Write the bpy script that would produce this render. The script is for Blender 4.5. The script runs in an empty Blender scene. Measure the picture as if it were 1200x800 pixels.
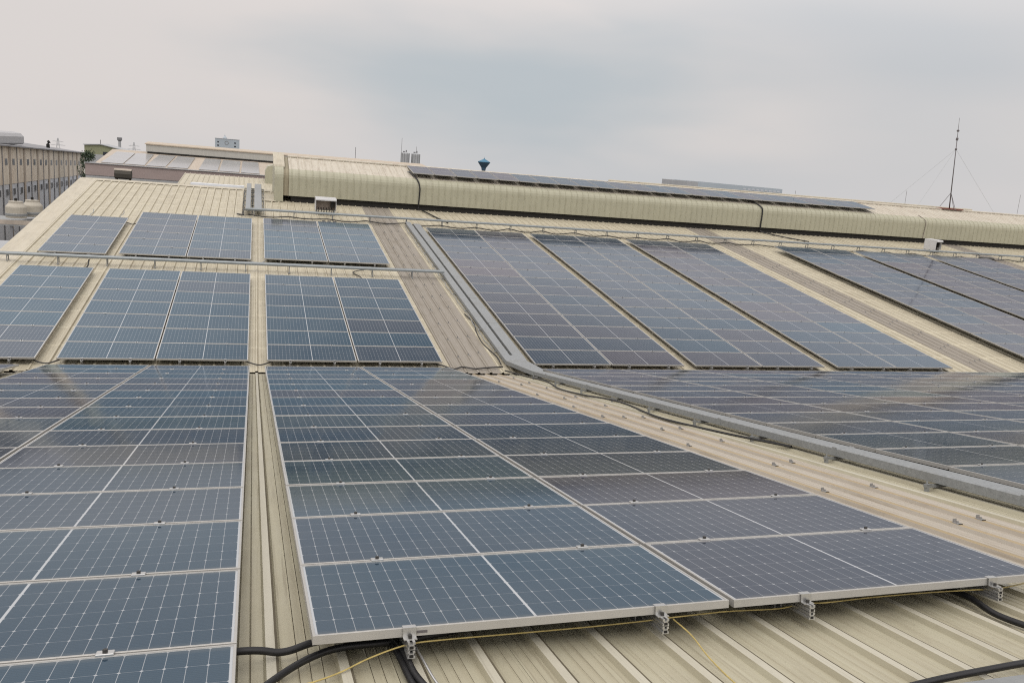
import bpy, bmesh, math, random
from mathutils import Vector, Matrix
R = math.radians
rng = random.Random(11)
scn = bpy.context.scene
COL = scn.collection

# ------------------------------------------------------------------ camera
CAM_LOC = Vector((-0.2701, -18.3456, 4.7108))
CR = Vector((0.9543, -0.2874, 0.0820)).normalized()
CF = Vector((0.2984, 0.9319, -0.2064)).normalized()
CU = CR.cross(CF).normalized()
CF = CU.cross(CR).normalized()
FPX = 974.1
cam_d = bpy.data.cameras.new('camera')
cam = bpy.data.objects.new('camera', cam_d)
COL.objects.link(cam)
cam.matrix_world = Matrix(((CR.x, CU.x, -CF.x, CAM_LOC.x), (CR.y, CU.y, -CF.y, CAM_LOC.y),
                           (CR.z, CU.z, -CF.z, CAM_LOC.z), (0, 0, 0, 1)))
cam_d.sensor_width = 36
cam_d.lens = FPX / 1200 * 36
cam_d.clip_start = 0.05
cam_d.clip_end = 8000
scn.camera = cam

def pix(P):
    d = Vector(P) - CAM_LOC
    z = d.dot(CF)
    if z < .05: return None
    return (600 + FPX * d.dot(CR) / z, 400 - FPX * d.dot(CU) / z)

# ------------------------------------------------------------------ world
SUN_EL, SUN_AZ = R(56), R(205)       # azimuth measured clockwise from +Y
world = bpy.data.worlds.new('World')
scn.world = world
world.use_nodes = True
nt = world.node_tree
nt.nodes.clear()
def N(t, kind, **kw):
    n = t.nodes.new(kind)
    for k, v in kw.items():
        if hasattr(n, k): setattr(n, k, v)
        else: n.inputs[k].default_value = v
    return n
out = N(nt, 'ShaderNodeOutputWorld')
sky = N(nt, 'ShaderNodeTexSky', sky_type='NISHITA', sun_disc=False)
sky.sun_elevation = SUN_EL
sky.sun_rotation = SUN_AZ
sky.dust_density = 4
bg_sky = N(nt, 'ShaderNodeBackground', Strength=0.06)
nt.links.new(sky.outputs[0], bg_sky.inputs['Color'])
tc = N(nt, 'ShaderNodeTexCoord')
sep = N(nt, 'ShaderNodeSeparateXYZ')
nt.links.new(tc.outputs['Generated'], sep.inputs[0])
# overcast layer: brighter towards the zenith, soft streaky structure
mp = N(nt, 'ShaderNodeMapping')
mp.inputs['Scale'].default_value = (1.6, 1.6, 6.0)
mp.inputs['Location'].default_value = (0.55, 0.2, 0.15)
nt.links.new(tc.outputs['Generated'], mp.inputs['Vector'])
nz = N(nt, 'ShaderNodeTexNoise', Scale=.9, Detail=2.5, Roughness=0.45)
nt.links.new(mp.outputs[0], nz.inputs['Vector'])
crp = N(nt, 'ShaderNodeValToRGB')
e = crp.color_ramp.elements
e[0].position, e[0].color = .30, (.585, .60, .62, 1)
e[1].position, e[1].color = .55, (.745, .70, .68, 1)
nt.links.new(nz.outputs['Fac'], crp.inputs[0])
# a patch of bluer cloud ahead, a little above the horizon
vd = N(nt, 'ShaderNodeVectorMath', operation='SUBTRACT')
vd.inputs[1].default_value = (.30, .945, .085)
nt.links.new(tc.outputs['Generated'], vd.inputs[0])
vs = N(nt, 'ShaderNodeVectorMath', operation='MULTIPLY')
vs.inputs[1].default_value = (2.6, 2.6, 9.5)
nt.links.new(vd.outputs[0], vs.inputs[0])
vl = N(nt, 'ShaderNodeVectorMath', operation='LENGTH')
nt.links.new(vs.outputs[0], vl.inputs[0])
wob = N(nt, 'ShaderNodeMath', operation='ADD')
nz2 = N(nt, 'ShaderNodeTexNoise', Scale=2.3, Detail=3.0)
nt.links.new(mp.outputs[0], nz2.inputs['Vector'])
wm = N(nt, 'ShaderNodeMath', operation='MULTIPLY_ADD')
wm.inputs[1].default_value = 1.1; wm.inputs[2].default_value = -.55
nt.links.new(nz2.outputs['Fac'], wm.inputs[0])
nt.links.new(vl.outputs['Value'], wob.inputs[0]); nt.links.new(wm.outputs[0], wob.inputs[1])
pf = N(nt, 'ShaderNodeMapRange', interpolation_type='SMOOTHSTEP')
pf.inputs['From Min'].default_value = .1; pf.inputs['From Max'].default_value = 1.15
pf.inputs['To Min'].default_value = .75; pf.inputs['To Max'].default_value = 0
nt.links.new(wob.outputs[0], pf.inputs['Value'])
mxp = N(nt, 'ShaderNodeMix', data_type='RGBA')
mxp.inputs[7].default_value = (.445, .52, .57, 1)
nt.links.new(pf.outputs[0], mxp.inputs[0]); nt.links.new(crp.outputs[0], mxp.inputs[6])
el = N(nt, 'ShaderNodeMapRange', interpolation_type='SMOOTHSTEP')
el.inputs['From Min'].default_value = .10; el.inputs['From Max'].default_value = .62
el.inputs['To Min'].default_value = 1.0; el.inputs['To Max'].default_value = 2.2
nt.links.new(sep.outputs['Z'], el.inputs['Value'])
bg_c = N(nt, 'ShaderNodeBackground')
nt.links.new(mxp.outputs[2], bg_c.inputs['Color'])
# a heavier, darker cloud bank higher up, ahead and to the right
def mr(sock, a, b):
    n = N(nt, 'ShaderNodeMapRange', interpolation_type='SMOOTHSTEP')
    n.inputs['From Min'].default_value = a; n.inputs['From Max'].default_value = b
    nt.links.new(sock, n.inputs['Value'])
    return n.outputs[0]
def mul(a, b):
    n = N(nt, 'ShaderNodeMath', operation='MULTIPLY')
    for i, v in enumerate((a, b)):
        if isinstance(v, float): n.inputs[i].default_value = v
        else: nt.links.new(v, n.inputs[i])
    return n.outputs[0]
bank = mul(mul(mr(sep.outputs['Z'], .33, .50), mr(sep.outputs['Z'], .86, .66)), mul(mr(sep.outputs['X'], -.25, .22), mr(sep.outputs['Y'], .05, .4)))
inv = N(nt, 'ShaderNodeMath', operation='SUBTRACT'); inv.inputs[0].default_value = 1.0
nt.links.new(mul(bank, .74), inv.inputs[1])
nt.links.new(mul(el.outputs[0], inv.outputs[0]), bg_c.inputs['Strength'])
mixw = N(nt, 'ShaderNodeMixShader')
mixw.inputs[0].default_value = .93
nt.links.new(bg_sky.outputs[0], mixw.inputs[1]); nt.links.new(bg_c.outputs[0], mixw.inputs[2])
nt.links.new(mixw.outputs[0], out.inputs['Surface'])

# ------------------------------------------------------------------ sun (soft, overcast)
sd = bpy.data.lights.new('sun', 'SUN')
sd.energy = 0.8
sd.angle = R(25)
sd.color = (1, .96, .9)
sun = bpy.data.objects.new('sun', sd)
COL.objects.link(sun)
sdir = Vector((math.sin(SUN_AZ) * math.cos(SUN_EL), math.cos(SUN_AZ) * math.cos(SUN_EL), math.sin(SUN_EL)))
sun.rotation_euler = sdir.to_track_quat('Z', 'Y').to_euler()

vs_ = scn.view_settings
vs_.view_transform = 'Standard'
vs_.look = 'None'
vs_.exposure = 0
vs_.gamma = 1
vs_.use_curve_mapping = False
scn.cycles.use_denoising = False
scn.cycles.pixel_filter_type = 'BLACKMAN_HARRIS'
scn.cycles.filter_width = 1.15
scn.cycles.max_bounces = 6
scn.cycles.glossy_bounces = 3
scn.cycles.volume_bounces = 2

# ------------------------------------------------------------------ materials
def principled(name):
    m = bpy.data.materials.new(name)
    m.use_nodes = True
    t = m.node_tree
    return m, t, t.nodes['Principled BSDF']

def mat(name, col, rough=.6, metal=0., var=.12, scale=3., spec=.4, stretch=(1, 1, 1), dirt=None, dirt_amt=.4, dirt_scale=1.5):
    """plain surface with noise variation and optional dirt blotches (object space)"""
    m, t, b = principled(name)
    tcn = N(t, 'ShaderNodeTexCoord')
    mpn = N(t, 'ShaderNodeMapping')
    mpn.inputs['Scale'].default_value = stretch
    t.links.new(tcn.outputs['Object'], mpn.inputs['Vector'])
    n1 = N(t, 'ShaderNodeTexNoise', Scale=scale, Detail=6.0, Roughness=.65)
    t.links.new(mpn.outputs[0], n1.inputs['Vector'])
    r = N(t, 'ShaderNodeMapRange')
    r.inputs['From Min'].default_value = .25; r.inputs['From Max'].default_value = .75
    r.inputs['To Min'].default_value = 1 - var; r.inputs['To Max'].default_value = 1 + var
    t.links.new(n1.outputs['Fac'], r.inputs['Value'])
    h = N(t, 'ShaderNodeVectorMath', operation='SCALE')
    h.inputs[0].default_value = col
    t.links.new(r.outputs[0], h.inputs['Scale'])
    last = h.outputs[0]
    if dirt:
        n2 = N(t, 'ShaderNodeTexNoise', Scale=dirt_scale, Detail=8.0, Roughness=.7)
        t.links.new(mpn.outputs[0], n2.inputs['Vector'])
        r2 = N(t, 'ShaderNodeMapRange')
        r2.inputs['From Min'].default_value = .5; r2.inputs['From Max'].default_value = .75
        r2.inputs['To Min'].default_value = 0; r2.inputs['To Max'].default_value = dirt_amt
        t.links.new(n2.outputs['Fac'], r2.inputs['Value'])
        mx = N(t, 'ShaderNodeMix', data_type='RGBA')
        mx.inputs[7].default_value = (*dirt, 1)
        t.links.new(r2.outputs[0], mx.inputs[0]); t.links.new(last, mx.inputs[6])
        last = mx.outputs[2]
    t.links.new(last, b.inputs['Base Color'])
    b.inputs['Roughness'].default_value = rough
    b.inputs['Metallic'].default_value = metal
    b.inputs['Specular IOR Level'].default_value = spec
    return m

def roof_mat(name, col, streak, dirt, seam=0.0, rough=.5):
    """painted sheet metal: streaks running down the slope, blotches, faint cross seams (local x across, y up the slope)"""
    m, t, b = principled(name)
    tcn = N(t, 'ShaderNodeTexCoord')
    def noise(sc, scale, detail=6., rough=.6, loc=(0, 0, 0)):
        mpn = N(t, 'ShaderNodeMapping')
        mpn.inputs['Scale'].default_value = sc
        mpn.inputs['Location'].default_value = loc
        t.links.new(tcn.outputs['Object'], mpn.inputs['Vector'])
        n = N(t, 'ShaderNodeTexNoise', Scale=scale, Detail=detail, Roughness=rough)
        t.links.new(mpn.outputs[0], n.inputs['Vector'])
        return n.outputs['Fac']
    def rng_(sock, a, b_, c, d):
        r = N(t, 'ShaderNodeMapRange')
        for k, v in (('From Min', a), ('From Max', b_), ('To Min', c), ('To Max', d)): r.inputs[k].default_value = v
        t.links.new(sock, r.inputs['Value'])
        return r.outputs[0]
    def mixc(fac, a, colr):
        mx = N(t, 'ShaderNodeMix', data_type='RGBA')
        t.links.new(fac, mx.inputs[0])
        if isinstance(a, tuple): mx.inputs[6].default_value = (*a, 1)
        else: t.links.new(a, mx.inputs[6])
        mx.inputs[7].default_value = (*colr, 1)
        return mx.outputs[2]
    c = mixc(rng_(noise((14, .35, 1), 1.3), .40, .66, 0, .85), col, streak)
    c = mixc(rng_(noise((1.6, .7, 1), 1.7, 8, .7, (3, 1, 0)), .5, .78, 0, .8), c, dirt)
    c = mixc(rng_(noise((40, .9, 1), 1.0, 4, .6, (7, 2, 0)), .58, .68, 0, .75), c, dirt)
    c = mixc(rng_(noise((9, 5, 1), 3.0, 8, .75, (1, 5, 0)), .60, .80, 0, .6), c, tuple(x * .45 for x in dirt))
    # long-wave tone drift from sheet to sheet
    c = mixc(rng_(noise((.9, .05, 1), 2.0, 2, .5, (2, 2, 0)), .35, .7, 0, .35), c, tuple(min(1, x * 1.12) for x in col))
    mpv = N(t, 'ShaderNodeMapping'); mpv.inputs['Scale'].default_value = (3.2, 1.1, 1)
    t.links.new(tcn.outputs['Object'], mpv.inputs['Vector'])
    vor = N(t, 'ShaderNodeTexVoronoi', Scale=1.0); t.links.new(mpv.outputs[0], vor.inputs['Vector'])
    c = mixc(rng_(vor.outputs['Distance'], .035, .012, 0, .7), c, (.13, .085, .05))
    if seam:
        sp = N(t, 'ShaderNodeSeparateXYZ'); t.links.new(tcn.outputs['Object'], sp.inputs[0])
        mdl = N(t, 'ShaderNodeMath', operation='PINGPONG'); mdl.inputs[1].default_value = .62
        t.links.new(sp.outputs['Y'], mdl.inputs[0])
        c = mixc(rng_(mdl.outputs[0], .0, .09, seam, 0), c, tuple(min(1, x * 1.3) for x in col))
    t.links.new(c, b.inputs['Base Color'])
    rr = rng_(noise((3, 1, 1), 2.5), .3, .7, rough - .1, rough + .15)
    t.links.new(rr, b.inputs['Roughness'])
    b.inputs['Specular IOR Level'].default_value = .35
    bp = N(t, 'ShaderNodeBump', Strength=.12, Distance=.01)
    t.links.new(noise((2.5, 1.0, 1), 3.0, 2), bp.inputs['Height'])
    t.links.new(bp.outputs[0], b.inputs['Normal'])
    return m

M = {}
M['roof_near'] = roof_mat('cream_roof_near', (.41, .385, .285), (.335, .302, .215), (.25, .22, .155))
M['roof_rib'] = roof_mat('cream_roof_rib', (.465, .442, .36), (.41, .385, .305), (.325, .30, .23))
M['lap'] = mat('lap_seam_shade_grime', (.10, .085, .055), .9, var=.35, scale=3, stretch=(1, .4, 1))  # lap gap's shadow line painted dark along the ribs; grime lines on the flutes
M['lap_far'] = mat('lap_seam_shade_far', (.20, .165, .105), .9, var=.35, scale=3, stretch=(1, .4, 1))
M['lap_tan'] = mat('lap_seam_shade_tan', (.22, .17, .10), .9, var=.35, scale=3, stretch=(1, .4, 1))
M['roof_far'] = roof_mat('cream_roof_far', (.455, .418, .32), (.38, .338, .25), (.31, .275, .20), seam=.5)
M['sky_near'] = roof_mat('skylight_near', (.40, .365, .31), (.345, .30, .24), (.28, .235, .175), rough=.6)
M['sky_rib'] = roof_mat('skylight_rib_tan', (.36, .285, .175), (.31, .24, .135), (.22, .165, .1), rough=.6)
M['sky_far'] = roof_mat('skylight_far', (.275, .25, .215), (.225, .20, .16), (.18, .155, .12), rough=.6)
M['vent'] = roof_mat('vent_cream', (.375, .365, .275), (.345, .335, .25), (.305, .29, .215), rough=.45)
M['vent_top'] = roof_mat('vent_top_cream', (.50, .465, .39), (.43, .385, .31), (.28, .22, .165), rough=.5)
M['vent_dirty'] = roof_mat('vent_dirty', (.30, .27, .19), (.24, .2, .13), (.16, .12, .08), rough=.6)
M['flash'] = roof_mat('flashing_cream', (.47, .43, .34), (.41, .365, .28), (.27, .25, .2), rough=.55)
M['dark'] = mat('dark_void', (.018, .017, .015), .9)
M['gutter'] = mat('gutter_dark', (.055, .05, .04), .8, dirt=(.02, .018, .014))
M['alu'] = mat('anodised_aluminium', (.44, .43, .405), .45, .4, var=.06, scale=5)
M['alu_raw'] = mat('mill_aluminium', (.55, .55, .54), .35, .8, var=.1, scale=9)
M['steel'] = mat('galvanised_steel', (.29, .305, .31), .5, .4, var=.22, scale=28, dirt=(.24, .24, .225), dirt_amt=.55)
M['steel_duct'] = mat('galvanised_duct', (.25, .275, .285), .5, .4, var=.12, scale=6, dirt=(.24, .24, .22))
M['steel_dark'] = mat('galvanised_dull', (.27, .28, .28), .5, .4, var=.15, scale=6)
M['black'] = mat('black_cable', (.012, .012, .013), .45, var=.2, scale=20)
M['green_wire'] = mat('earth_wire', (.42, .33, .12), .5, var=.3, scale=14)
M['blacksteel'] = mat('dark_bolt', (.06, .058, .055), .5, .6)
M['zinc'] = mat('zinc_clip', (.30, .30, .29), .5, .5, dirt=(.25, .1, .05), dirt_amt=.8, dirt_scale=20)
M['white_box'] = mat('pale_grey_paint', (.50, .50, .50), .45, var=.08)
M['brown_panel'] = mat('brown_grey_panel', (.20, .165, .14), .6, var=.3, scale=12)
M['mast'] = mat('mast_grey', (.14, .13, .135), .5, .3)
M['rust'] = mat('red_rust', (.16, .035, .03), .8, var=.4)
M['ground'] = mat('ground_concrete', (.12, .115, .105), .9, var=.2, scale=.2, dirt=(.10, .10, .08))
M['wall_beige'] = mat('wall_beige', (.62, .565, .48), .8, var=.12, scale=.6, stretch=(1, 1, .25), dirt=(.33, .22, .14), dirt_amt=.75, dirt_scale=.9)
M['wall_white'] = mat('wall_bluewhite', (.49, .515, .555), .8, var=.08, scale=.6, stretch=(1, 1, .25), dirt=(.45, .42, .38), dirt_amt=.4, dirt_scale=.8)
M['wall_rust'] = mat('wall_rusty_strip', (.36, .315, .265), .85, var=.3, scale=1.2, stretch=(1, 1, .3))
M['roof_grey'] = mat('grey_roof', (.20, .20, .21), .6, var=.2, scale=.8)
M['monitor_grey'] = mat('grey_monitor', (.36, .36, .37), .5, var=.1)
M['win'] = mat('dark_window', (.03, .035, .045), .25, spec=.5)
M['pink'] = mat('pink_fascia', (.33, .27, .255), .7, var=.1, scale=.5, stretch=(1, 1, 4), dirt=(.3, .22, .2))
M['peach_roof'] = roof_mat('peach_roof', (.43, .375, .305), (.385, .31, .24), (.31, .25, .19), rough=.55)
M['pale_vent'] = mat('pale_grey_vent', (.40, .40, .375), .6, var=.08, scale=1, stretch=(6, 1, 1))
M['peach_trim'] = mat('peach_trim', (.44, .375, .295), .7, var=.12)
M['far_pv'] = mat('far_pv_glass', (.27, .28, .295), .14, spec=.5, var=.2, scale=.6)  # pale base colour carries the sky glare on the glass
M['green_wall'] = mat('olive_green_wall', (.255, .265, .165), .8, var=.1)
M['grey_conc'] = mat('grey_concrete', (.36, .37, .38), .85, var=.1, scale=.3)
M['tower_blue'] = mat('pale_blue_facade', (.38, .43, .47), .7, var=.06, scale=.1)
M['tank_blue'] = mat('blue_tank', (.05, .17, .27), .45, var=.1)
M['tank_blue_dark'] = mat('blue_tank_shade', (.045, .09, .14), .5, var=.1)
M['tank_cream'] = mat('cream_tank', (.40, .37, .31), .6, var=.1, scale=2, dirt=(.35, .3, .22), dirt_amt=.4)
M['bark'] = mat('bark', (.09, .065, .045), .9)
M['pale_panel'] = mat('pale_flashing', (.62, .65, .70), .4, var=.05)

def leaf_mat():
    m, t, b = principled('dark_leaf')
    oi = N(t, 'ShaderNodeNewGeometry')
    rp = N(t, 'ShaderNodeValToRGB')
    rp.color_ramp.elements[0].color = (.022, .042, .022, 1)
    rp.color_ramp.elements[1].color = (.055, .085, .04, 1)
    t.links.new(oi.outputs['Random Per Island'], rp.inputs[0])
    t.links.new(rp.outputs[0], b.inputs['Base Color'])
    b.inputs['Roughness'].default_value = .7
    return m
M['leaf'] = leaf_mat()

PL, PW, PT = 2.045, 1.0, .04       # panel size
def glass_mat():
    m, t, b = principled('pv_glass')
    uv = N(t, 'ShaderNodeUVMap', uv_map='UVMap')
    sp = N(t, 'ShaderNodeSeparateXYZ'); t.links.new(uv.outputs[0], sp.inputs[0])
    def math_(op, a, b_=None, c=None):
        n = N(t, 'ShaderNodeMath', operation=op)
        for i, v in enumerate((a, b_, c)):
            if v is None: continue
            if isinstance(v, (int, float)): n.inputs[i].default_value = v
            else: t.links.new(v, n.inputs[i])
        return n.outputs[0]
    x, y = sp.outputs['X'], sp.outputs['Y']
    ax = math_('ABSOLUTE', x)
    px, py = .0828, .1615
    mid = .006
    cx = math_('SUBTRACT', ax, mid)                 # distance from the middle gap
    dx = math_('PINGPONG', cx, px / 2)              # 0 at cell borders
    yb = math_('ADD', y, 3 * py)
    dy = math_('PINGPONG', yb, py / 2)
    lx = math_('LESS_THAN', dx, .0014)
    ly = math_('LESS_THAN', dy, .0011)
    dia = math_('LESS_THAN', math_('ADD', dx, dy), .0085)
    gap = math_('LESS_THAN', cx, 0)
    ox = math_('GREATER_THAN', cx, px * 12)
    oy = math_('GREATER_THAN', math_('ABSOLUTE', y), py * 3)
    w = math_('MULTIPLY', lx, .60)
    w = math_('MAXIMUM', w, math_('MULTIPLY', ly, .42))
    for q in (math_('MULTIPLY', dia, .80), gap, ox, oy): w = math_('MAXIMUM', w, q)
    # fine busbars along the length of the panel
    bb = math_('LESS_THAN', math_('PINGPONG', yb, py / 20), .00035)
    at = N(t, 'ShaderNodeAttribute', attribute_name='tint')
    cell = N(t, 'ShaderNodeValToRGB')
    ce = cell.color_ramp.elements
    ce[0].position, ce[0].color = 0, (.013, .036, .062, 1)
    ce[1].position, ce[1].color = 1, (.030, .028, .041, 1)
    k = ce.new(.55); k.color = (.017, .030, .050, 1)
    t.links.new(at.outputs['Fac'], cell.inputs[0])
    # dust film: soft blotches, heavier in places
    geo = N(t, 'ShaderNodeNewGeometry')
    nd = N(t, 'ShaderNodeTexNoise', Scale=1.1, Detail=7.0, Roughness=.68)
    t.links.new(geo.outputs['Position'], nd.inputs['Vector'])
    dr = N(t, 'ShaderNodeMapRange')
    for kk, v in (('From Min', .35), ('From Max', .75), ('To Min', .005), ('To Max', .06)): dr.inputs[kk].default_value = v
    t.links.new(nd.outputs['Fac'], dr.inputs['Value'])
    m0 = N(t, 'ShaderNodeMix', data_type='RGBA'); m0.inputs[7].default_value = (.12, .15, .18, 1)
    t.links.new(math_('MULTIPLY', bb, .5), m0.inputs[0]); t.links.new(cell.outputs[0], m0.inputs[6])
    m1 = N(t, 'ShaderNodeMix', data_type='RGBA'); m1.inputs[7].default_value = (.42, .43, .44, 1)
    t.links.new(w, m1.inputs[0]); t.links.new(m0.outputs[2], m1.inputs[6])
    m2 = N(t, 'ShaderNodeMix', data_type='RGBA'); m2.inputs[7].default_value = (.34, .32, .28, 1)
    t.links.new(dr.outputs[0], m2.inputs[0]); t.links.new(m1.outputs[2], m2.inputs[6])
    ed = math_('MULTIPLY', math_('SUBTRACT', math_('ABSOLUTE', y), .445), 14.0)
    ed = math_('MULTIPLY', math_('MAXIMUM', ed, 0), nd.outputs['Fac'])
    m3 = N(t, 'ShaderNodeMix', data_type='RGBA'); m3.inputs[7].default_value = (.24, .22, .18, 1)
    t.links.new(math_('MINIMUM', math_('MULTIPLY', ed, .7), .55), m3.inputs[0]); t.links.new(m2.outputs[2], m3.inputs[6])
    vo = N(t, 'ShaderNodeTexVoronoi', Scale=.9); t.links.new(geo.outputs['Position'], vo.inputs['Vector'])
    nsp = N(t, 'ShaderNodeTexNoise', Scale=30.0, Detail=2.0); t.links.new(geo.outputs['Position'], nsp.inputs['Vector'])
    spc = N(t, 'ShaderNodeSeparateColor'); t.links.new(vo.outputs['Color'], spc.inputs[0])
    spot = math_('LESS_THAN', math_('ADD', vo.outputs['Distance'], math_('MULTIPLY', nsp.outputs['Fac'], .03)), math_('MULTIPLY', spc.outputs[0], .036))
    m4 = N(t, 'ShaderNodeMix', data_type='RGBA'); m4.inputs[7].default_value = (.30, .29, .27, 1)
    t.links.new(math_('MULTIPLY', spot, .55), m4.inputs[0]); t.links.new(m3.outputs[2], m4.inputs[6])
    m2 = m4
    dif = N(t, 'ShaderNodeBsdfDiffuse'); t.links.new(m2.outputs[2], dif.inputs['Color'])
    gls = N(t, 'ShaderNodeBsdfGlossy'); 
    coat = N(t, 'ShaderNodeMix', data_type='RGBA')          # anti-reflective coat, bluer on some modules, mauve on others
    coat.inputs[6].default_value = (.76, .905, 1.0, 1); coat.inputs[7].default_value = (.95, .935, .985, 1)
    t.links.new(at.outputs['Fac'], coat.inputs[0]); t.links.new(coat.outputs[2], gls.inputs['Color'])
    rr = N(t, 'ShaderNodeMapRange')
    for kk, v in (('From Min', .3), ('From Max', .8), ('To Min', .06), ('To Max', .13)): rr.inputs[kk].default_value = v
    t.links.new(nd.outputs['Fac'], rr.inputs['Value'])
    t.links.new(rr.outputs[0], gls.inputs['Roughness'])
    fr = N(t, 'ShaderNodeFresnel', IOR=1.5)
    mxs = N(t, 'ShaderNodeMixShader')
    # the coat damps the sheen except at the flattest angles
    sheen = math_('ADD', math_('MINIMUM', math_('MULTIPLY', fr.outputs[0], .90), .25), math_('MULTIPLY', math_('MAXIMUM', math_('SUBTRACT', fr.outputs[0], .42), 0), 1.15))
    t.links.new(math_('MINIMUM', sheen, .85), mxs.inputs[0])
    t.links.new(dif.outputs[0], mxs.inputs[1]); t.links.new(gls.outputs[0], mxs.inputs[2])
    t.links.new(mxs.outputs[0], t.nodes['Material Output'].inputs['Surface'])
    t.nodes.remove(b)
    # slightly wavy glass
    n3 = N(t, 'ShaderNodeTexNoise', Scale=1.6, Detail=1.0)
    t.links.new(geo.outputs['Position'], n3.inputs['Vector'])
    bp = N(t, 'ShaderNodeBump', Strength=.02, Distance=.05)
    t.links.new(n3.outputs['Fac'], bp.inputs['Height']); t.links.new(bp.outputs[0], gls.inputs['Normal'])
    return m
M['glass'] = glass_mat()

# ------------------------------------------------------------------ mesh helpers
class MB:
    def __init__(s): s.v = []; s.f = []; s.mi = []; s.sm = []
    def add(s, vs, fs, mi=0, smooth=False):
        o = len(s.v)
        s.v += [tuple(v) for v in vs]
        s.f += [tuple(i + o for i in f) for f in fs]
        s.mi += [mi] * len(fs); s.sm += [smooth] * len(fs)
        return s
    def box(s, x0, x1, y0, y1, z0, z1, mi=0):
        return s.add([(x0, y0, z0), (x1, y0, z0), (x1, y1, z0), (x0, y1, z0), (x0, y0, z1), (x1, y0, z1), (x1, y1, z1), (x0, y1, z1)],
                     [(3, 2, 1, 0), (4, 5, 6, 7), (0, 1, 5, 4), (1, 2, 6, 5), (2, 3, 7, 6), (3, 0, 4, 7)], mi)
    def bbox(s, x0, x1, y0, y1, z0, z1, c=.01, mi=0):
        """box whose vertical edges and top edge are chamfered"""
        def ring(d, z): return [(x0 + d + c, y0 + d, z), (x1 - d - c, y0 + d, z), (x1 - d, y0 + d + c, z), (x1 - d, y1 - d - c, z),
                                (x1 - d - c, y1 - d, z), (x0 + d + c, y1 - d, z), (x0 + d, y1 - d - c, z), (x0 + d, y0 + d + c, z)]
        vs = ring(0, z0) + ring(0, z1 - c) + ring(c, z1)
        fs = [tuple(range(7, -1, -1)), tuple(range(16, 24))]
        for k in (0, 8):
            for i in range(8): fs.append((k + i, k + (i + 1) % 8, k + 8 + (i + 1) % 8, k + 8 + i))
        return s.add(vs, fs, mi)
    def tube(s, path, r, n=8, mi=0, cap=True, r1=None):
        P = [Vector(p) for p in path]
        vs = []; fs = []
        up = Vector((0, 0, 1))
        for i, p in enumerate(P):
            d = (P[min(i + 1, len(P) - 1)] - P[max(i - 1, 0)]).normalized()
            a = up if abs(d.dot(up)) < .95 else Vector((1, 0, 0))
            sx = d.cross(a).normalized(); sy = sx.cross(d)
            rr = r if r1 is None else r + (r1 - r) * i / (len(P) - 1)
            for k in range(n):
                t = 2 * math.pi * k / n
                vs.append(p + sx * math.cos(t) * rr + sy * math.sin(t) * rr)
        for i in range(len(P) - 1):
            for k in range(n):
                fs.append((i * n + k, (i + 1) * n + k, (i + 1) * n + (k + 1) % n, i * n + (k + 1) % n))
        if cap:
            fs.append(tuple(range(n))); fs.append(tuple((len(P) - 1) * n + k for k in range(n - 1, -1, -1)))
        return s.add(vs, fs, mi, n > 6)
    def lathe(s, prof, n=16, c=(0, 0, 0), mi=0):
        vs = []; fs = []
        for r, z in prof:
            for k in range(n):
                t = 2 * math.pi * k / n
                vs.append((c[0] + r * math.cos(t), c[1] + r * math.sin(t), c[2] + z))
        for i in range(len(prof) - 1):
            for k in range(n): fs.append((i * n + k, i * n + (k + 1) % n, (i + 1) * n + (k + 1) % n, (i + 1) * n + k))
        fs.append(tuple(range(n - 1, -1, -1))); fs.append(tuple((len(prof) - 1) * n + k for k in range(n)))
        return s.add(vs, fs, mi)
    def extr_y(s, prof, y0, y1, mi=0, caps=True):
        """closed profile of (x, z) run along y"""
        n = len(prof)
        vs = [(x, y0, z) for x, z in prof] + [(x, y1, z) for x, z in prof]
        fs = [(i, (i + 1) % n, n + (i + 1) % n, n + i) for i in range(n)]
        if caps: fs += [tuple(range(n - 1, -1, -1)), tuple(range(n, 2 * n))]
        return s.add(vs, fs, mi)
    def extr_x(s, prof, x0, x1, mi=0):
        """closed profile of (y, z) run along x"""
        n = len(prof)
        vs = [(x0, y, z) for y, z in prof] + [(x1, y, z) for y, z in prof]
        fs = [(i, (i + 1) % n, n + (i + 1) % n, n + i) for i in range(n)]
        fs += [tuple(range(n - 1, -1, -1)), tuple(range(n, 2 * n))]
        return s.add(vs, fs, mi)
    def build(s, name, mats, parent=None, link=True):
        me = bpy.data.meshes.new(name)
        me.from_pydata(s.v, [], s.f)
        if not isinstance(mats, (list, tuple)): mats = [mats]
        for m in mats: me.materials.append(m)
        me.polygons.foreach_set('material_index', s.mi)
        me.polygons.foreach_set('use_smooth', s.sm)
        bm = bmesh.new(); bm.from_mesh(me); bmesh.ops.recalc_face_normals(bm, faces=bm.faces); bm.to_mesh(me); bm.free()
        me.update()
        o = bpy.data.objects.new(name, me)
        if link: COL.objects.link(o)
        if parent: o.parent = parent
        return o

def tag(o, label=None, cat=None, group=None, kind=None):
    for k, v in (('label', label), ('category', cat), ('group', group), ('kind', kind)):
        if v: o[k] = v
    return o

def empty(name, label, cat, mw=None, group=None):
    o = bpy.data.objects.new(name, None)
    o.empty_display_size = .2
    COL.objects.link(o)
    if mw is not None: o.matrix_world = mw
    return tag(o, label, cat, group)

def kids(o): return [c for c in KIDS.get(o, [])]
KIDS = {}
def child(o, parent):
    o.parent = parent
    KIDS.setdefault(parent, []).append(o)
    return o

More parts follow.
